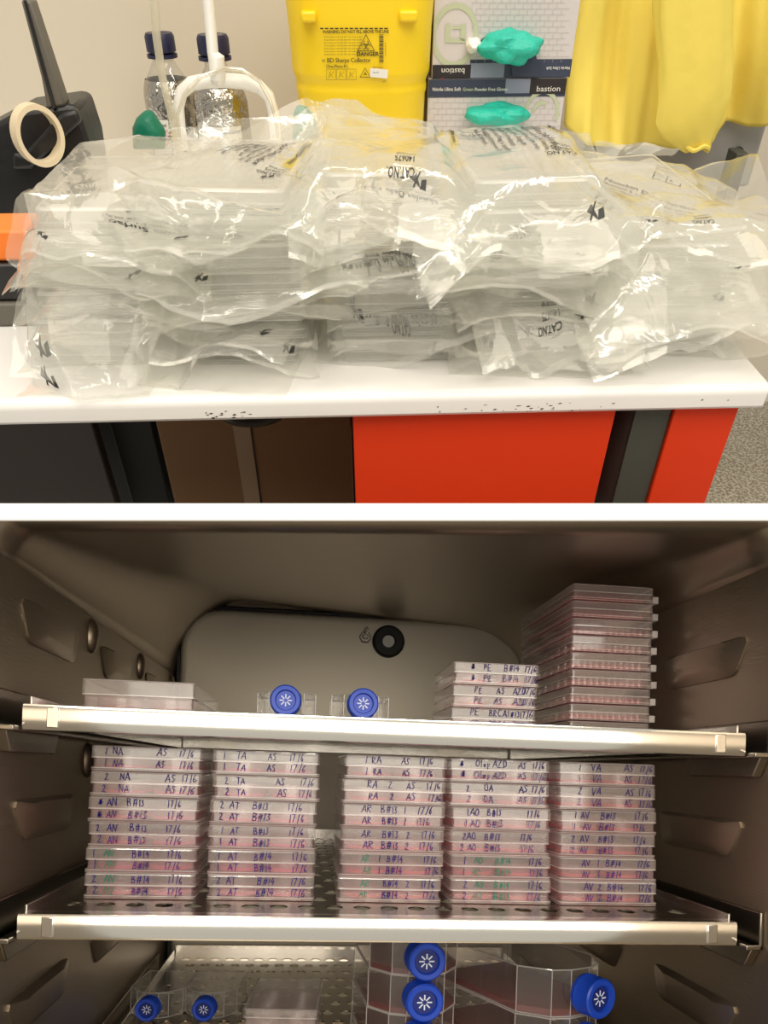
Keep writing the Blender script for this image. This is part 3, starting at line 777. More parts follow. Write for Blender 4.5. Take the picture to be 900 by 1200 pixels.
# white U-shaped stand with vertical tube
def stand():
    d = .44
    c = upr(265, 150, d=d)
    root = empty('aspirator_stand', (c.x, d, 0), bench=True); tag(root, 'white plastic inverted-U stand with an upright tube in front of the bottles', 'stand')
    L = lambda px, py: (upr(px, py, d=d).x-c.x, 0, upr(px, py, d=d).z)
    base_l = L(211, 160); pts = [(base_l[0], 0, .004)]
    for px, py in ((211, 150), (209, 125), (213, 108), (224, 98), (240, 95), (262, 94), (285, 96), (304, 102), (315, 113), (320, 130), (322, 150)): pts.append(L(px, py))
    pts.append((pts[-1][0], 0, .004))
    mb = MB(); mb.tube(pts, .0062, 14); mb.build('hoop', 'white_plastic', root)
    mb = MB(); a = L(246, 0); b = L(250, 60); c2 = L(254, 66); e = L(256, 92)
    mb.tube([(a[0], -.006, a[2]+.02), (b[0], -.006, b[2]), (c2[0], -.006, c2[2]), (e[0], -.006, e[2]), (e[0]+.001, -.006, e[2]-.005)], [.0058, .0058, .0085, .0078, .003], 16)
    mb.build('upright_tube', 'white_plastic', root)
    q = [L(183, -10), L(186, 40), L(193, 90), L(203, 130), L(208, 152)]
    mb = MB(); mb.tube([(p[0], -.015, p[2]) for p in q]+[(q[-1][0]+.002, -.015, .01)], .0042, 12)
    o = mb.build('hose', 'tube_clear', None); o.matrix_world = MU @ Matrix.Translation((c.x, d, 0)); tag(o, 'thick clear flexible hose hanging in front of the left foil bottle', 'hose')
    q = [L(213, 156), L(212, 128), L(220, 104), L(238, 86), L(262, 78), L(285, 80), L(305, 92), L(318, 112), L(325, 135), L(326, 155)]
    mb = MB(); mb.tube([(p[0], -.02-.01*math.sin(i), p[2]) for i, p in enumerate(q)], .0018, 8)
    o = mb.build('thin_hose', 'tube_clear', None); o.matrix_world = MU @ Matrix.Translation((c.x, d, 0)); tag(o, 'thin translucent tubing looped around the white hoop stand', 'hose')
stand()
# green rubber items
def green(pts, d, lab, name='rubber_bulb'):
    P = [upr(px, py, d=d) for px, py in pts]; cx = sum(p.x for p in P)/len(P)
    zb = min(p.z for p in P)
    mb = MB(); base = [(p.x-cx, p.z-zb) for p in P]; m = (sum(b[0] for b in base)/len(base), sum(b[1] for b in base)/len(base))
    rings = []
    for s, y in ((.05, -.014), (.6, -.012), (.9, -.006), (1, 0), (.95, .008), (.5, .014)):
        rings.append([(m[0]+(b[0]-m[0])*s, y, m[1]+(b[1]-m[1])*s) for b in base])
    mb.loft(rings, cap0=True, cap1=True)
    o = mb.build(name, 'green_rubber'); s = o.modifiers.new('b', 'BEVEL'); s.width = .003; s.segments = 3
    put(o, (cx, d, zb), 0, True); tag(o, lab, 'glove'); return o
green([(155, 150), (160, 138), (170, 129), (178, 130), (186, 142), (194, 154), (194, 175), (156, 175)], .40, 'dark green rubber glove tip showing behind the left bag column', 'rubber_glove')
green([(342, 165), (344, 130), (350, 122), (360, 126), (372, 140), (374, 165)], .34, 'dark green rubber glove scrap in front of the yellow sharps bin', 'rubber_glove')

# ---- sharps collector
def sharps():
    d = .46
    xl = upr(341, 60, d=d).x; xr = upr(503, 60, d=d).x; c = (xl+xr)/2; R = (xr-xl)/2
    root = empty('sharps_collector', (c, d, 0), bench=True); tag(root, 'yellow sharps collector bin printed with a danger sign behind the bags', 'sharps bin')
    zt = upr(420, 0, d=d-.05).z; z1 = upr(420, 97, d=d-.06).z; z2 = upr(420, 112, d=d-.06).z
    dep = .062
    def ring(s, z):
        pts = rrect(2*R*s, 2*dep*s, min(R, dep)*.72*s, 8); return [(p[0], p[1], z) for p in pts]
    mb = MB(); mb.loft([ring(.86, .001), ring(.90, .004), ring(.935, z2-.003), ring(.95, z2), ring(.95, z2+.004), ring(.94, z2+.006), ring(.955, z1), ring(.985, z1+.004), ring(.99, z1+.007), ring(1.0, zt-.02), ring(1.02, zt), ring(1.02, zt+.03)], cap0=True, cap1=True)
    mb.build('tub', 'sharps_yellow', root)
    mb = MB(); mb.box(-R*.80, -R*.60, -dep-.006, -dep+.02, zt-.014, zt-.006); mb.build('lid_lug', 'sharps_yellow', root, bevel=.002)
    mb = MB(); mb.box(R*.5, R*.75, -dep-.006, -dep+.02, zt-.014, zt-.006); mb.build('lid_lug', 'sharps_yellow', root, bevel=.002)
    # print on the front face
    yfz = -dep-.0035
    def at(px, py):
        q = upr(px, py, d=d+yfz); return (q.x-c, q.z)
    yp = yfz
    def surf(x, z):
        s = .985 if z > z1 else .95
        fr = .99+.03*max(0, (z-z1)/(zt-z1+.02)) if z > z1 else .955
        return (x, -dep*fr-.0016, z)
    s1 = abs(at(400, 40)[1]-at(400, 41)[1]); sxp = abs(at(401, 40)[0]-at(400, 40)[0])
    mb = MB()
    def T(txt, px, py, hpx, bold=0.0, spacing=1.0):
        x, z = at(px, py); add_text(mb, txt, hpx*s1*1.35, lambda a, b: surf(x+a*sxp/s1*(.80 if txt[0] == 'W' else .93), z+b), bold=bold, spacing=spacing)
    T('WARNING: DO NOT FILL ABOVE THE LINE', 378, 39.5, 4.0, .02, .93)
    for i in range(14): 
        xa, z = at(375+i*5.8, 34.5); xb, _ = at(375+i*5.8+4.2, 34.5)
        mb.add([surf(xa, z), surf(xb, z), surf(xb, z+1.6*s1), surf(xa, z+1.6*s1)], [(0, 1, 2, 3)])
    for i in range(7): T('Drop sharps in directly after use. keep upright', 380, 44.5+i*3.4, 1.9)
    T('DANGER', 418, 66, 5.2, .03)
    T('BD Sharps Collector', 383, 73.5, 5.6, .008, .9)
    T('One-Piece 8 L', 382, 80, 4.2, .008, .9)
    cx, cz = at(379, 71.5)
    mb.add([surf(cx+1.9*sxp*math.cos(a), cz+1.9*s1*math.sin(a)) for a in [i*math.pi/5 for i in range(10)]]+[surf(cx+1.2*sxp*math.cos(a), cz+1.2*s1*math.sin(a)) for a in [i*math.pi/5 for i in range(10)]], [(i, (i+1) % 10, 10+(i+1) % 10, 10+i) for i in range(10)])
    def line(a, b, w):
        (xa, za), (xb, zb) = at(*a), at(*b); L = math.hypot(xb-xa, zb-za); nx, nz = -(zb-za)/L*w*s1/2, (xb-xa)/L*w*s1/2
        mb.add([surf(xa+nx, za+nz), surf(xa-nx, za-nz), surf(xb-nx, zb-nz), surf(xb+nx, zb+nz)], [(0, 1, 2, 3)])
    def tri(p1, p2, p3, w): line(p1, p2, w); line(p2, p3, w); line(p3, p1, w)
    tri((419, 60), (439, 60), (429, 41), .9)
    # biohazard trefoil
    bx, by = 429, 53.5
    for k in range(3):
        a = R_(90+120*k); ccx, ccy = bx+3.0*math.cos(a), by-3.0*math.sin(a)
        pts = [(ccx+2.7*math.cos(t), ccy-2.7*math.sin(t)) for t in [a+R_(35+290*i/14) for i in range(15)]]
        for p, q in zip(pts, pts[1:]): line(p, q, 1.0)
    pts = [(bx+2*math.cos(t), by-2*math.sin(t)) for t in [2*math.pi*i/12 for i in range(13)]]
    for p, q in zip(pts, pts[1:]): line(p, q, .5)
    tri((422, 91), (434, 91), (428, 80), .7)
    for k in range(3): line((428, 87), (428+2*math.cos(R_(90+120*k)), 87-2*math.sin(R_(90+120*k))), 1.2)
    for i in range(3):
        x = 382.5+i*12
        for a, b in (((x, 81.5), (x+11, 81.5)), ((x+11, 81.5), (x+11, 94)), ((x+11, 94), (x, 94)), ((x, 94), (x, 81.5)), ((x+2, 92), (x+9, 84)), ((x+3, 85), (x+8, 91)), ((x+3, 90), (x+5, 84))): line(a, b, .4)
    for i in range(22):
        py = 41+i*1.55
        line((444.5, py), (449.5, py), .5+.35*((i*7) % 3))
    for i in range(8): line((451.5, 50+i*2.1), (452.5, 50+i*2.1+1.2), .6)
    T('REF 300256', 437, 80.5, 2.0); T('LOT', 448, 97, 2.2)
    mb.build('printed_warning', 'print_black', root, smooth=False)
    mb = MB(); A = [at(434, 80), at(455, 82), at(454, 92.5), at(433.5, 90.5)]
    mb.add([(x, surf(x, z)[1]-.0005, z) for x, z in A], [(0, 1, 2, 3)]); st = mb.build('price_sticker', 'label_white', root, smooth=False)
    mb2 = MB(); x, z = at(437, 86); add_text(mb2, 'Date: 8/6', s1*2.6, lambda a, b: (x+a, surf(x, z)[1]-.0008, z+b)); mb2.build('sticker_print', 'ink_blue', st, smooth=False)
sharps()

# ---- glove boxes
def crumple(mb, base, rad, seed, ny=14, nz=26):
    r = random.Random(seed)
    pl = [(Vector((r.gauss(0, 1), r.gauss(0, 1), r.gauss(0, 1))).normalized(), r.uniform(-.7, .7), r.uniform(-1, 1)) for _ in range(22)]
    rings = []
    for j in range(nz):
        v = math.pi*(j+.5)/nz; ring = []
        for i in range(52):
            u = 2*math.pi*i/52
            p = Vector((math.sin(v)*math.cos(u), math.cos(v), math.sin(v)*math.sin(u)))
            k = 1+sum(w*(min(abs(p.dot(n)-c), .35)-.15) for n, c, w in pl)*.42
            ring.append((base[0]+rad[0]*k*p.x, base[1]+rad[1]*k*p.y, base[2]+rad[2]*k*p.z))
        rings.append(ring)
    mb.loft(rings, cap0=True, cap1=True)
def glove_boxes():
    d = .44
    q = lambda px, py: upr(px, py, d=d)
    xl = q(502, 100).x; xr = q(662, 110).x; zmid = q(580, 92).z; zt = zmid*2 if False else q(580, -30).z
    W = xr-xl; H2 = zmid
    s1 = abs(q(580, 60).z-q(580, 61).z); sx = abs(q(581, 60).x-q(580, 60).x)
    for which in ('lower', 'upper'):
        z0 = 0.0005 if which == 'lower' else zmid+.0005
        z1 = zmid if which == 'lower' else zt
        xo = xl if which == 'lower' else q(507, 60).x; xe = xr if which == 'lower' else q(672, 60).x
        root = empty('glove_box', (xo, d, z0), bench=True)
        tag(root, 'bastion nitrile glove box standing on the bench with a green glove poking out' if which == 'lower' else 'upside-down bastion glove box on top of the other one, green gloves spilling out', 'glove box', 'stacked glove boxes')
        w = xe-xo; h = z1-z0
        def L(px, py): p = q(px, py); return (p.x-xo, p.z-z0)
        # body with an oval opening
        mb = MB(); mb.box(0, w, .0, .085, 0, h); body = mb.build('carton', 'box_white', root, bevel=.0008)
        mb = MB(); y = -.0004
        def rect(px0, py0, px1, py1, k, yy=y):
            a = L(px0, py0); b = L(px1, py1); x0_, x1_ = max(0, min(a[0], w)), max(0, min(b[0], w)); zb, zt_ = max(b[1], 0.0002), min(a[1], h-.0002)
            mb.mi(k); mb.add([(x0_, yy, zb), (x1_, yy, zb), (x1_, yy, zt_), (x0_, yy, zt_)], [(0, 1, 2, 3)])
        mats = ['box_navy', 'box_blue', 'box_black', 'box_green', 'box_pattern', 'logo_red', 'label_white']
        def T(txt, px, py, hp, k, flip=False, bold=0.01, mirror=False):
            a = L(px, py); mb.mi(k)
            def fn(x, z):
                x *= sx/s1*(1.0 if txt == 'bastion' else .80)
                if flip: return (a[0]-x, y-.0004, a[1]-z)
                return (a[0]+x, y-.0004, a[1]+z)
            add_text(mb, txt, hp*s1*1.35, fn, bold=bold)
        # quilt pattern of rounded hex cells
        mb.mi(4)
        if which == 'lower': X0, X1, Y0, Y1 = 503, 660, 113, 175
        else: X0, X1, Y0, Y1 = 553, 672, -25, 70
        k = 0; yy = Y0
        while yy < Y1:
            xx = X0+(5 if k % 2 else 0)
            while xx < X1-10:
                a = L(xx, yy); b = L(xx+9, yy); c = L(xx, yy+7)
                for (p, r_) in (((a), (b)),):
                    mb.add([(p[0], y, p[1]), (r_[0], y, r_[1]), (r_[0], y, r_[1]-.6*s1), (p[0], y, p[1]-.6*s1)], [(0, 1, 2, 3)])
                mb.add([(a[0], y, a[1]), (a[0]+.7*sx, y, a[1]), (a[0]+.7*sx, y, c[1]), (a[0], y, c[1])], [(0, 1, 2, 3)])
                xx += 10
            yy += 7; k += 1
        def arc(cx, cy, r, a0, a1, wd, k):
            mb.mi(k); n = 28; C0 = L(cx, cy)
            vs = []
            for i in range(n+1):
                a = R_(a0+(a1-a0)*i/n)
                for rr in (r, r-wd):
                    x = min(max(C0[0]+rr*sx*math.cos(a), .0003), w-.0003); z = min(C0[1]+rr*sx*math.sin(a), h-.0005)
                    vs.append((x, y-.0002, z))
            mb.add(vs, [(2*i, 2*i+1, 2*i+3, 2*i+2) for i in range(n)])
        if which == 'lower':
            rect(502, 92, 662, 113, 0); rect(593, 92.5, 622, 109, 1, y-.0002); rect(622, 92, 662, 110, 2, y-.0003)
            T('Nitrile Ultra Soft', 506.5, 106.5, 4.6, 6); T('Green', 542, 106.5, 4.6, 3); T('Powder Free Gloves', 556, 106.5, 4.4, 6)
            T('bastion', 628, 107, 7.5, 6, bold=.0)
            mb.mi(5); C0 = L(651, 98)
            arc(651, 98, 4.2, 0, 360, 1.2, 5); arc(651, 98, 1.8, 0, 360, 1.0, 5)
            arc(634, 133, 22, -20, 200, 4, 3); arc(634, 133, 12, 60, 170, 4, 3)
        else:
            rect(507, 76, 551, 92, 2, y-.0003); rect(551, 74, 590, 91, 1, y-.0002); rect(551, 70, 672, 91.5, 0)
            T('bastion', 545, 80, 7.2, 6, flip=True, bold=0); arc(519, 87, 4.0, 0, 360, 1.2, 5)
            arc(519, 87, 1.8, 0, 360, 1.0, 5)
            T('Nitrile Ultra Soft', 668, 78, 3.8, 6, flip=True); T('Powder Free', 619, 79, 3.4, 6, flip=True)
            arc(533, 42, 27, 0, 360, 5, 3)
            for (a, b, c, e) in ((522, 28, 527, 50), (527, 45, 545, 50), (540, 28, 545, 48), (530, 30, 540, 34)): rect(a, b, c, e, 3, y-.0003)
        mb.build('printed_panel', mats, body, smooth=False)
        # opening + gloves
        if which == 'lower': c = L(580, 132); rad = (33*sx, 12*s1)
        else: c = L(594, 52); rad = (36*sx, 20*s1)
        mb = MB(); ring = [(c[0]+rad[0]*math.cos(t)*.9, y-.0008, c[1]+rad[1]*math.sin(t)*.8) for t in [2*math.pi*i/32 for i in range(32)]]
        mb.add(ring, [tuple(range(32))]); mb.build('dispensing_slot', 'rubber_black', root, smooth=False)
        g = MB(); crumple(g, (0, 0, 0), (rad[0]*.95, .022, rad[1]*1.0), 5 if which == 'lower' else 8)
        o = g.build('nitrile_glove', 'glove_green'); put(o, (xo+c[0], d-.008, z0+c[1]), 0, True); tag(o, 'crumpled green nitrile glove poking out of the ' + which + ' glove box', 'glove', 'green nitrile gloves')
        if which == 'upper':
            # torn grey flap
            mb = MB(); P = [L(598, 74), L(627, 62), L(632, 90), L(600, 88)]; mb.prism(P, -.004, -.002, 'y'); mb.build('torn_flap', 'box_navy', root)
            g = MB(); crumple(g, (0, 0, 0), (8*sx, .010, 7*s1), 12)
            o = g.build('nitrile_glove', 'white_plastic'); p = L(554, 52)
            put(o, (xo+p[0], d-.006, z0+p[1]), 0, True); tag(o, 'small pale crumpled tissue poking out left of the upper green glove', 'tissue'); o.name = 'tissue'
glove_boxes()

# ---- yellow gown
def gown():
    d = .47
    q = lambda px, py, dd=d: upr(px, py, d=dd)
    xa = q(662, 60).x; xb = q(925, 60).x; zt = q(780, -40).z
    root = empty('isolation_gown', ((xa+xb)/2, d, q(780, 200).z), bench=True); tag(root, 'bright yellow disposable gown hanging at the right behind the bags', 'gown')
    ox, oz = (xa+xb)/2, q(780, 200).z
    NX, NZ = 90, 36
    def edge(px):   # lower hem in pixels
        pts = [(660, 140), (690, 166), (730, 176), (790, 172), (810, 172), (830, 166), (855, 145), (880, 150), (930, 140)]
        for (a, b), (c, e) in zip(pts, pts[1:]):
            if a <= px <= c: return b+(e-b)*(px-a)/(c-a)
        return 150
    rings = []
    for j in range(NZ+1):
        ring = []
        for i in range(NX+1):
            px = 666+262*i/NX; hem = edge(px)
            py = -45+(hem+45)*j/NZ
            px2 = px+ (0 if px > 700 else (0-6*(j/NZ)))
            p = q(px2, py)
            fold = .014*math.sin(px*.052+.8*math.sin(py*.02)+.5)+.004*math.sin(px*.13+py*.012+1)+.0015*math.sin(px*.31+py*.03)
            ring.append((p.x-ox, fold, p.z-oz))
        rings.append(ring)
    mb = MB(); mb.loft(rings, closed=False); o = mb.build('gown_body', 'gown_yellow', root); s = o.modifiers.new('s', 'SOLIDIFY'); s.thickness = .0008
    # sleeve with gathered cuff
    cl = [((768+860)/2, -40, 48), (812, 20, 46), (814, 70, 44), (812, 110, 42), (806, 140, 38), (805, 158, 30), (812, 170, 21), (816, 176, 15)]
    rings = []
    for k, (px, py, hw) in enumerate(cl):
        c = q(px, py, d-.035); s = abs(q(px+1, py, d-.035).x-c.x); ring = []
        for i in range(40):
            a = 2*math.pi*i/40; w = 1+.05*math.sin(5*a+k*.6)+.03*math.sin(9*a-k)
            ring.append((c.x-ox+hw*s*math.cos(a)*w, -.035+.018*math.sin(a)*w*(hw/46), c.z-oz+.002*math.sin(3*a)))
        rings.append(ring)
    mb = MB(); mb.loft(rings); mb.build('sleeve', 'gown_yellow', root)
    c = q(816, 172, d-.035); s = abs(q(817, 172, d-.035).x-c.x)
    mb = MB(); pts = [(c.x-ox+15*s*math.cos(a)*(1+.08*math.sin(7*a)), -.035+.010*math.sin(a), c.z-oz+.002*math.sin(4*a)) for a in [2*math.pi*i/28 for i in range(29)]]
    mb.tube(pts, .0022, 6); mb.build('cuff', 'gown_yellow', root)
gown()
def right_things():
    # grey equipment box behind, right
    d = .50
    a = upr(808, 158, d=d); b = upr(868, 250, d=d)
    root = empty('grey_equipment', (a.x, d, 0), bench=True); tag(root, 'grey equipment cabinet partly hidden under the hanging yellow gown', 'equipment')
    mb = MB(); mb.box(-.10, b.x-a.x, 0, .10, 0, a.z+.02); mb.build('housing', 'grey_case', root, bevel=.004)
    k = upr(870, 178, d=d-.001)
    mb = MB(); mb.lathe([(.004, .0), (.0055, -.002), (.0055, -.006), (.0001, -.007)], 20, (k.x-a.x-.006, 0, k.z), 'y'); mb.build('knob', 'black_plastic', root)
    d = .45; pa = upr(864, 180, d=d); pb = upr(878, 180, d=d)
    w = pb.x-pa.x
    mb = MB(); mb.box(0, w, 0, .03, -.30, pa.z)
    o = bpart(mb, 'upright_post', 'cabinet_grey', loc=(pa.x, d, 0), bevel=.001); tag(o, 'dark grey upright post standing beyond the right end of the worktop', 'post')
right_things()

# ------------------------------------------------------------------ bagged plates
def lerp(a, b, t): return a+(b-a)*t
def sstep(t): t = np.clip(t, 0, 1); return t*t*(3-2*t)
class Creases:
    def __init__(s, seed, n=16, ext=.12):
        r = np.random.RandomState(seed)
        a = r.uniform(0, 2*np.pi, n); s.nx = np.cos(a); s.ny = np.sin(a)
        s.c = r.uniform(-ext, ext, n); s.w = r.uniform(-1, 1, n); s.sat = r.uniform(.008, .05, n)
    def __call__(s, x, y):
        z = 0
        for nx, ny, c, w, sat in zip(s.nx, s.ny, s.c, s.w, s.sat):
            d = np.abs(nx*x+ny*y-c); z = z+w*np.minimum(d, sat)
        return z*.5
def make_bag(loc, rz, a, b, t, ext, droop, seed, puff=.0015, amp=1.0, prints=(), plate=True, label='', group=None, tilt=(0, 0), up_back=0, floor_z=None):
    """a,b half width / depth of the plate; ext=(left,right,front,back); droop=(l,r,f,b) drop of each flap"""
    root = empty('bagged_plate', loc, rz, bench=True, mw=Matrix.Rotation(tilt[0], 4, 'X') @ Matrix.Rotation(tilt[1], 4, 'Y')); tag(root, label, 'bagged culture plate', group)
    N = 64; rs = np.random.RandomState(seed)
    gl, gr, gf_, gb = ext
    def axis(lo, hi, core):
        k1 = int(N*.24)
        return np.concatenate([np.linspace(lo, -core, k1, endpoint=False), np.linspace(-core, core, N-2*k1, endpoint=False), np.linspace(core, hi, k1+1)])
    X = axis(-a-gl, a+gr, a); Y = axis(-b-gf_, b+gb, b)
    gx, gy = np.meshgrid(X, Y)
    c1 = Creases(seed, 20); c2 = Creases(seed+500, 16); c3 = Creases(seed+900, 26, .1)
    def shape(x, y):
        l = np.clip((-a-x)/gl, 0, 1); r = np.clip((x-a)/gr, 0, 1); f = np.clip((-b-y)/gf_, 0, 1); k = np.clip((y-b)/gb, 0, 1)
        rr = np.clip((l**2.5+r**2.5+f**2.5+k**2.5), 0, 1.6)**(1/2.5)
        dr = droop[0]*l**1.4+droop[1]*r**1.4+droop[2]*f**1.4+droop[3]*k**1.4
        op = np.clip(1-rr, 0, 1)
        zc = t*.45-dr
        fl = np.clip(rr, 0, 1)
        cz = c1(x, y)*amp*(.04+.46*fl)
        top = zc+(t*.55+puff)*op**.8*1.0+cz+c3(x, y)*amp*(.20+.34*fl)
        bot = zc-(t*.45)*op**.8+cz*(.0+1.0*fl)+c3(y, x)*amp*.06
        inside = rr <= 0
        return top, bot, fl
    def warp(x, y, fl):
        # uneven outline
        wx = c2(x, y)*.55*fl*amp; wy = c2(y*1.1+.02, x)*.55*fl*amp
        return x+wx, y+wy
    top, bot, fl = shape(gx, gy)
    bot = np.where(fl <= 0, np.minimum(bot, .0004), bot)
    if floor_z is not None:
        top = np.maximum(top, floor_z+.0008); bot = np.maximum(bot, floor_z+.0003)
    wxx, wyy = warp(gx, gy, fl)
    n1, n2 = gx.shape
    vt = np.stack([wxx, wyy, top], -1).reshape(-1, 3); vb = np.stack([wxx, wyy, bot], -1).reshape(-1, 3)
    mb = MB(); idx = lambda i, j: i*n2+j
    fs = [(idx(i, j), idx(i, j+1), idx(i+1, j+1), idx(i+1, j)) for i in range(n1-1) for j in range(n2-1)]
    mb.add(vt.tolist(), fs)
    mb.add(vb.tolist(), [f[::-1] for f in fs])
    bag = mb.build('bag', 'bag_film', root)
    for p in bag.data.polygons: pass
    # welded seam along the edges
    for (ii, jj) in (((0, 1), None), ((n1-2, n1-1), None)):
        mb = MB()
        if ii: i0, i1 = ii; j0, j1 = 0, n2-1
        else: j0, j1 = jj; i0, i1 = 0, n1-1
        sub = [[tuple(vt[idx(i, j)]+np.array([0, 0, .0003])) for j in range(j0, j1+1)] for i in range(i0, i1+1)]
        mb.loft(sub, closed=False)
        mb.build('seam', 'bag_seam', bag)
    # printing carried on the film
    def onfilm(x, y, lift=.0006):
        x = min(max(x, X[0]), X[-1]-1e-6); y = min(max(y, Y[0]), Y[-1]-1e-6)
        j = max(int(np.searchsorted(X, x, 'right'))-1, 0); i = max(int(np.searchsorted(Y, y, 'right'))-1, 0)
        j = min(j, n2-2); i = min(i, n1-2)
        u = (x-X[j])/(X[j+1]-X[j]); v = (y-Y[i])/(Y[i+1]-Y[i])
        f = lambda A: float((A[i, j]*(1-u)+A[i, j+1]*u)*(1-v)+(A[i+1, j]*(1-u)+A[i+1, j+1]*u)*v)
        return (f(wxx), f(wyy), f(top)+lift)
    if prints:
        mb = MB()
        for pr in prints:
            kind, x, y, s, ang = pr[:5]; ca, sa = math.cos(R_(ang)), math.sin(R_(ang))
            def fn(u, v): return onfilm(x+(u*ca-v*sa)*1.0, y+(u*sa+v*ca)*1.0*1.5)
            if kind == 'block':
                mb.mi(0)
                add_text(mb, 'Nunclon Delta Surface', .0052*s, lambda u, v: fn(u, v), bold=.02)
                for i, ln in enumerate(('Multidish 6 wells with lid, sterile', 'for in vitro laboratory use only', 'Non-pyrogenic. Single use', 'Sterilized by irradiation', 'do not use if bag is damaged', 'Recyclable polystyrene PS', 'Made in Denmark')):
                    add_text(mb, ln, .0036*s, lambda u, v, i=i: fn(u, v-(.0048+.0044*i)*s), bold=.012)
            elif kind == 'cat':
                mb.mi(0)
                add_text(mb, 'CAT.NO.', .0050*s, fn, bold=.02); add_text(mb, '140675', .0050*s, lambda u, v: fn(u, v-.0058*s), bold=.02); add_text(mb, 'LOT/EXP', .0036*s, lambda u, v: fn(u, v-.0108*s), bold=.01)
            elif kind == 'thermo':
                mb.mi(1)
                n = 10; vs = []
                for i in range(n+1): vs.append(fn(-.004*s+.052*s*i/n, -.0015)); vs.append(fn(-.004*s+.052*s*i/n, .0055*s))
                mb.add(vs, [(2*i, 2*i+2, 2*i+3, 2*i+1) for i in range(n)])
                mb.mi(0); add_text(mb, 'Thermo', .0068*s, lambda u, v: onfilm(x+(u*ca-v*sa), y+(u*sa+v*ca)*1.5, .0010), bold=.03)
                add_text(mb, 'SCIENTIFIC', .0034*s, lambda u, v: onfilm(x+((u+.024*s)*ca-v*sa), y+((u+.024*s)*sa+v*ca)*1.5, .0010), bold=.02)
            elif kind == 'boxes':
                mb.mi(0)
                for (x0b, y0b, x1b, y1b) in ((0, 0, .02, .0008), (0, .011, .02, .0118), (0, 0, .0008, .0118), (.0195, 0, .0203, .0118), (.0095, 0, .0103, .0118)):
                    mb.add([fn(x0b*s, y0b*s), fn(x1b*s, y0b*s), fn(x1b*s, y1b*s), fn(x0b*s, y1b*s)], [(0, 1, 2, 3)])
                add_text(mb, 'STERILE', .003*s, lambda u, v: fn(u+.0004*s, v+.006*s), bold=.01); add_text(mb, 'R', .004*s, lambda u, v: fn(u+.012*s, v+.004*s), bold=.01)
                for i in range(2): add_text(mb, 'Read before use www', .003*s, lambda u, v, i=i: fn(u, v+(.016+.004*i)*s))
            elif kind == 'hand':
                mb.mi(0)      # peel-open hand mark: black corner triangle and finger strokes
                mb.add([fn(0, 0), fn(.005*s, 0), fn(.005*s, .0035*s), fn(.001*s, .003*s)], [(0, 1, 2, 3)])
                for k in range(4):
                    x0b = -.001*k*s; mb.add([fn(x0b, .0004*k), fn(x0b+.0007*s, .0004*k), fn(x0b-.004*s, .0055*s-.0006*k*s), fn(x0b-.0046*s, .005*s-.0006*k*s)], [(0, 1, 2, 3)])
                mb.add([fn(-.006*s, .0008*s), fn(-.001*s, .006*s), fn(.0*s, .0058*s), fn(-.005*s, .0*s)], [(0, 1, 2, 3)])
        mb.build('print', ['print_black', 'print_gold'], bag, smooth=False)
    if plate:
        w, dd, h = 2*a-.004, 2*b-.004, t*.92
        key = ('bp', round(w, 4), round(dd, 4), round(h, 4))
        if key not in _pc:
            def rr(ins, z): return [(p[0], p[1], z) for p in rrect(w-2*ins, dd-2*ins, .004, 3)]
            hb = h*.6
            m1 = MB(); m1.loft([rr(0, .0012), rr(0, .003), rr(.0014, .0034), rr(.0018, hb)]); m1.add(rr(.001, .0016), [tuple(range(16))])
            for i in range(2):
                for j in range(3): m1.lathe([(w*.21, .0016), (w*.21, hb)], 18, (-w/4+w/2*i, -dd/3+dd/3*j, 0))
            m1.f = [f for f in m1.f if len(f) < 17 or len(f) == 16]; m1.m = [0]*len(m1.f)
            m1.mi(1); m1.loft([rr(-.0002, .0012), rr(-.0003, .0019)]); m1.loft([rr(-.0001, .0028), rr(.0, .0034)])
            m2 = MB(); m2.loft([rr(.0004, hb-.002), rr(.0005, h-.0012), rr(.002, h-.0002)], cap1=True)
            m2.mi(1); m2.loft([rr(.0002, hb-.0024), rr(.0002, hb-.0014)]); m2.loft([rr(.0003, h-.0016), rr(.0012, h-.0004), rr(.0034, h+.0001)])
            _pc[key] = (m1.build('plate_base', ['bag_plate', 'bag_plate_edge'], smooth=False), m2.build('plate_lid', ['bag_plate', 'bag_plate_edge'], smooth=False))
            o1, o2 = _pc[key]
        else:
            o1, o2 = _pc[key][0].copy(), _pc[key][1].copy(); COL.objects.link(o1); COL.objects.link(o2)
        ph = bpy.data.objects.new('culture_plate', o1.data)
        COL.objects.link(ph); ph.parent = root; bpy.data.objects.remove(o1) if key in _pc and o1 is not _pc[key][0] else None
        o2.parent = ph
        if o1 is not None and key in _pc and _pc[key][0] is o1:
            keep = bpy.data.objects.new('culture_plate', o1.data)
            bpy.data.objects.remove(o1); _pc[key] = (ph, o2)
    return root

HT = .0175
A_, B_ = .0425, .078
cols = [
 # name, bottom centre px at front bottom, n, offsets
 ('first column from the left', 103, 6), ('second column from the left', 297, 7), ('third column from the left', 462, 7),
 ('fourth column from the left', 622, 7), ('fifth column from the left', 790, 6)]
OR2 = {0: 'bottom bag', 1: 'second bag from the bottom', 2: 'third bag from the bottom', 3: 'fourth bag from the bottom', 4: 'fifth bag from the bottom', 5: 'second from the top'}
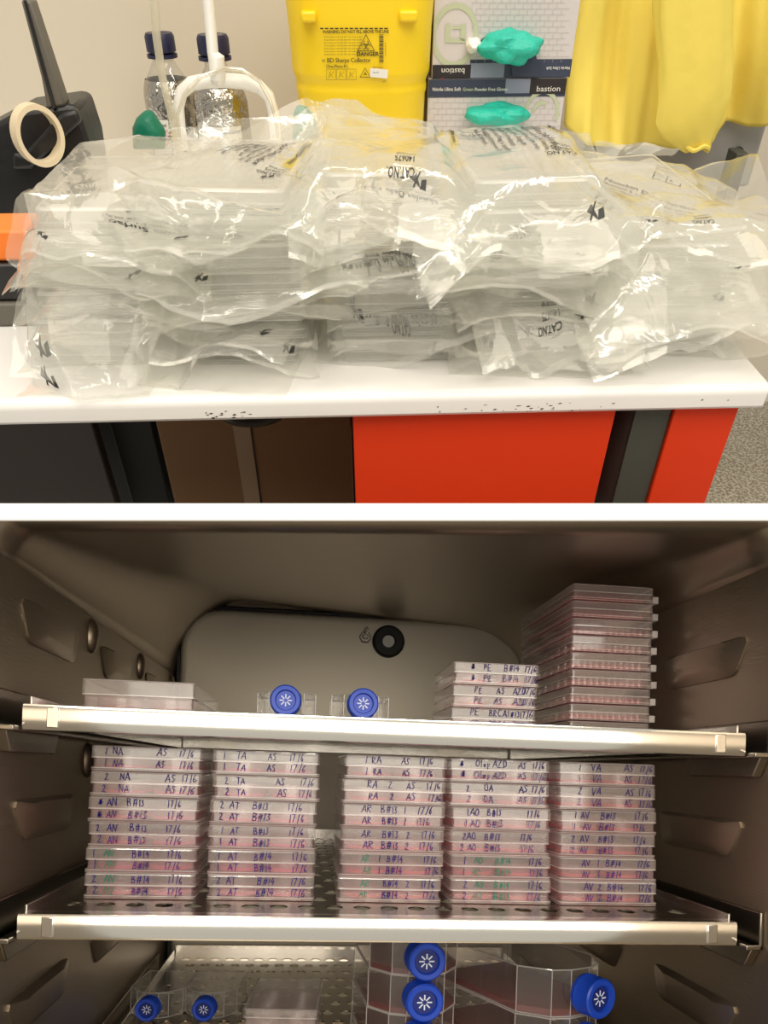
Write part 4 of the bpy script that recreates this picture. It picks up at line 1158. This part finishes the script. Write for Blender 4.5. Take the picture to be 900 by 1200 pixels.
# top-of-column pixel centre of the front edge
tops = {0: (106, 243), 1: (278, 222), 2: (458, 205), 3: (625, 210), 4: (800, 255)}
def xat(ci, k, n):
    xb = upr(cols[ci][1], 425, d=0).x
    tx, ty = tops[ci]; xt = upr(tx, ty, d=0).x
    return lerp(xb, xt, k/(n-1))
P_top = {
 0: [],
 1: [('thermo', .038, .052, 1.0, 262), ('block', .024, .066, 1.35, 258), ('boxes', -.008, .060, 1.0, 250), ('cat', .034, -.040, .95, 172), ('hand', .026, -.05, .8, 20)],
 2: [('cat', .022, -.086, .95, 176), ('hand', .026, -.095, .8, 0)],
 3: [('thermo', -.038, .060, .8, 262), ('thermo', .040, .064, .95, 268), ('block', .026, .062, 1.4, 268), ('boxes', -.012, .052, .9, 180), ('cat', .038, -.040, 1.15, 178), ('hand', .040, -.098, .8, 0)],
 4: [('thermo', -.038, .020, 1.1, -48), ('block', -.022, .040, 1.35, -48), ('boxes', .022, .04, 1.0, -48)],
}
desc_top = {0: 'smooth unprinted bagged plate, top of the first column from the left',
 1: 'bagged plate with printed text and gold corner, top of the second column from the left',
 2: 'bagged plate below the standing film flap, top of the third column from the left',
 3: 'bagged plate with large black text block, top of the fourth column from the left',
 4: 'bagged plate with slanting print, top of the low fifth column at the right'}
ns = [6, 7, 7, 7, 6]
rb = random.Random(21)
for ci in range(5):
    n = ns[ci]
    tx, ty = tops[ci]
    ztop = upr(tx, ty, d=0).z
    pitch = ztop/n
    for k in range(n):
        x = xat(ci, k, n)+rb.uniform(-.003, .003)
        y = B_+rb.uniform(-.002, .008)
        topmost = k == n-1
        zc = k*pitch
        ext = [rb.uniform(.018, .034), rb.uniform(.018, .034), rb.uniform(.024, .040), rb.uniform(.03, .05)]
        dr = [rb.uniform(.0, .012), rb.uniform(.0, .012), rb.uniform(.002, .014), .004]
        rz = R_(rb.uniform(-4, 4)); am = rb.uniform(.8, 1.1); pr = []
        seed = 100*ci+k*7+3
        if ci == 4:
            ext[1] = rb.uniform(.035, .055); dr[1] = rb.uniform(-.006, .010); rz += R_(-3)
        if ci == 0: ext[0] = rb.uniform(.018, .026)
        if ci == 2 and k in (0, 1, 2): ext = [.012, .014, .010, .04]; am = .5; dr = [.002]*4; rz = R_(rb.uniform(-1, 1))
        if ci == 1 and k in (1, 2): ext[2] = .022; am = .7
        if k in (0,): dr = [.004, .004, .006, .003]
        if not topmost:
            pr.append(('hand', rb.choice([-.03, .035]), -B_-.014, .7, rb.uniform(-15, 15)))
            if rb.random() < .5: pr.append(('cat', rb.uniform(-.02, .03), -B_-.002, .8, 178))
            if ci == 2: pr.append(('block', .034, -B_+.003, 1.2, 180))
            if ci in (1,) and k == 4: pr.append(('block', -.02, -B_+.004, 1.0, 185))
        else:
            pr = P_top[ci]
            ext = {0: [.022, .022, .030, .02], 1: [.03, .028, .036, .03], 2: [.02, .03, .034, .02], 3: [.022, .028, .034, .02], 4: [.03, .05, .03, .05]}[ci]
            dr = {0: [.012, .008, .012, 0], 1: [.014, .01, .018, 0], 2: [.008, .012, .026, 0], 3: [.012, .012, .024, 0], 4: [.008, .004, .012, 0]}[ci]
            am = {0: .6, 1: .8, 2: .8, 3: .9, 4: .8}[ci]
            rz = {0: R_(-2), 1: R_(-7), 2: R_(-2), 3: R_(3), 4: R_(14)}[ci]
        lab = desc_top[ci] if topmost else f'crinkled bagged plate, {OR2[k]} in the {cols[ci][0]}'.replace(' bag from', ' from')
        fz = .0006-zc if k < 3 else None
        if ci == 0 and k == 3:
            ext[2] = .062; dr[2] = .052; am = 1.3; fz = .0006-zc; pr = [('hand', -.034, -B_-.038, 1.1, 0), ('hand', -.041, -B_-.05, 1.0, 0)]
            lab = 'large crumpled bag draped down the front of the first column from the left'
        if ci == 3 and k == 2:
            ext[2] = .055; dr[2] = .035; am = 1.3; fz = .0006-zc; pr = [('cat', .012, -B_-.03, 1.0, 178), ('hand', .044, -B_-.02, 1.5, 0)]
        if ci == 3 and k == 0:
            ext[2] = .054; dr[2] = .01; am = .6; rz = R_(1); pr = [('hand', .026, -B_-.046, 1.5, 0)]
            lab = 'flat clear bag at the foot of the fourth column reaching the worktop front edge'
        make_bag((x, y, zc), rz, A_, B_, pitch, ext, dr, seed, amp=am, prints=pr, label=lab, group='bagged plates piled on the bench', floor_z=fz, tilt=(R_(6) if topmost and ci == 4 else 0, 0))

# upright empty flaps of film behind some columns
def film_flap(pts, d, lab, seed, lean=.02):
    """loose piece of bag film standing up, outline measured on the photo"""
    P = [upr(px, py, d=d) for px, py in pts]; cx = sum(p.x for p in P)/4; zb = min(p.z for p in P)
    c = Creases(seed, 18, .05); n = 26
    def pt(u, v):
        a = P[0].lerp(P[1], u); b = P[3].lerp(P[2], u); q = a.lerp(b, v)
        k = float(c(np.array([q.x-cx]), np.array([q.z-zb]))[0])
        return (q.x-cx+k*.2, k*.7-lean*(1-v), q.z-zb+k*.15)
    for side in (0, 1):
        pass
    mb = MB(); mb.loft([[pt(i/n, j/n) for i in range(n+1)] for j in range(n+1)], closed=False)
    mb.loft([[tuple(np.array(pt(i/n, j/n))+np.array([0, .003*math.sin(math.pi*i/n)*math.sin(math.pi*min(j/n+.1, 1)), 0])) for i in range(n+1)] for j in range(n+1)], closed=False)
    o = mb.build('empty_bag', 'bag_film'); put(o, (cx, d, zb), 0, True); tag(o, lab, 'plastic bag')
film_flap([(382, 103), (428, 92), (476, 130), (392, 160)], .17, 'loose clear bag end standing up behind the third column', 31)
film_flap([(690, 165), (790, 171), (786, 188), (700, 196)], .245, 'loose clear bag end standing behind the fifth column below the yellow gown', 32)
film_flap([(640, 140), (686, 141), (704, 180), (660, 180)], .22, 'loose bag end rising at the right of the fourth column top', 33)

# ================================================================== LIGHT
w = bpy.data.worlds.new('world'); scn.world = w; w.use_nodes = True
bg = w.node_tree.nodes['Background']; bg.inputs[0].default_value = (1.0, .93, .80, 1); bg.inputs[1].default_value = .5
def area(name, loc, target, sx, sy, power, col):
    l = bpy.data.lights.new(name, 'AREA'); l.shape = 'RECTANGLE'; l.size = sx; l.size_y = sy; l.energy = power; l.color = col
    o = bpy.data.objects.new(name, l); COL.objects.link(o)
    dirv = (Vector(target)-Vector(loc)).normalized()
    o.matrix_world = Matrix.Translation(loc) @ dirv.to_track_quat('-Z', 'Y').to_matrix().to_4x4()
    return o
tgt = MU @ Vector((0, .1, 0))
for i, (x, dd, pw) in enumerate(((-.45, -.05, 5.5), (.35, .15, 5.5))):
    area('ceiling_lamp', MU @ Vector((x, dd, 1.35)), tgt, .9, .12, pw, (1, .94, .82))
area('room_lamp', (.1, -1.4, 1.62), (.07, .8, 1.2), 2.4, 1.2, 34, (1, .90, .76))

scn.view_settings.view_transform = 'Standard'; scn.view_settings.look = 'None'
scn.view_settings.exposure = 0.0; scn.view_settings.gamma = 1.0
scn.view_settings.use_curve_mapping = False
scn.cycles.transparent_max_bounces = 26
scn.cycles.max_bounces = 9; scn.cycles.diffuse_bounces = 5; scn.cycles.glossy_bounces = 3; scn.cycles.adaptive_threshold = .03
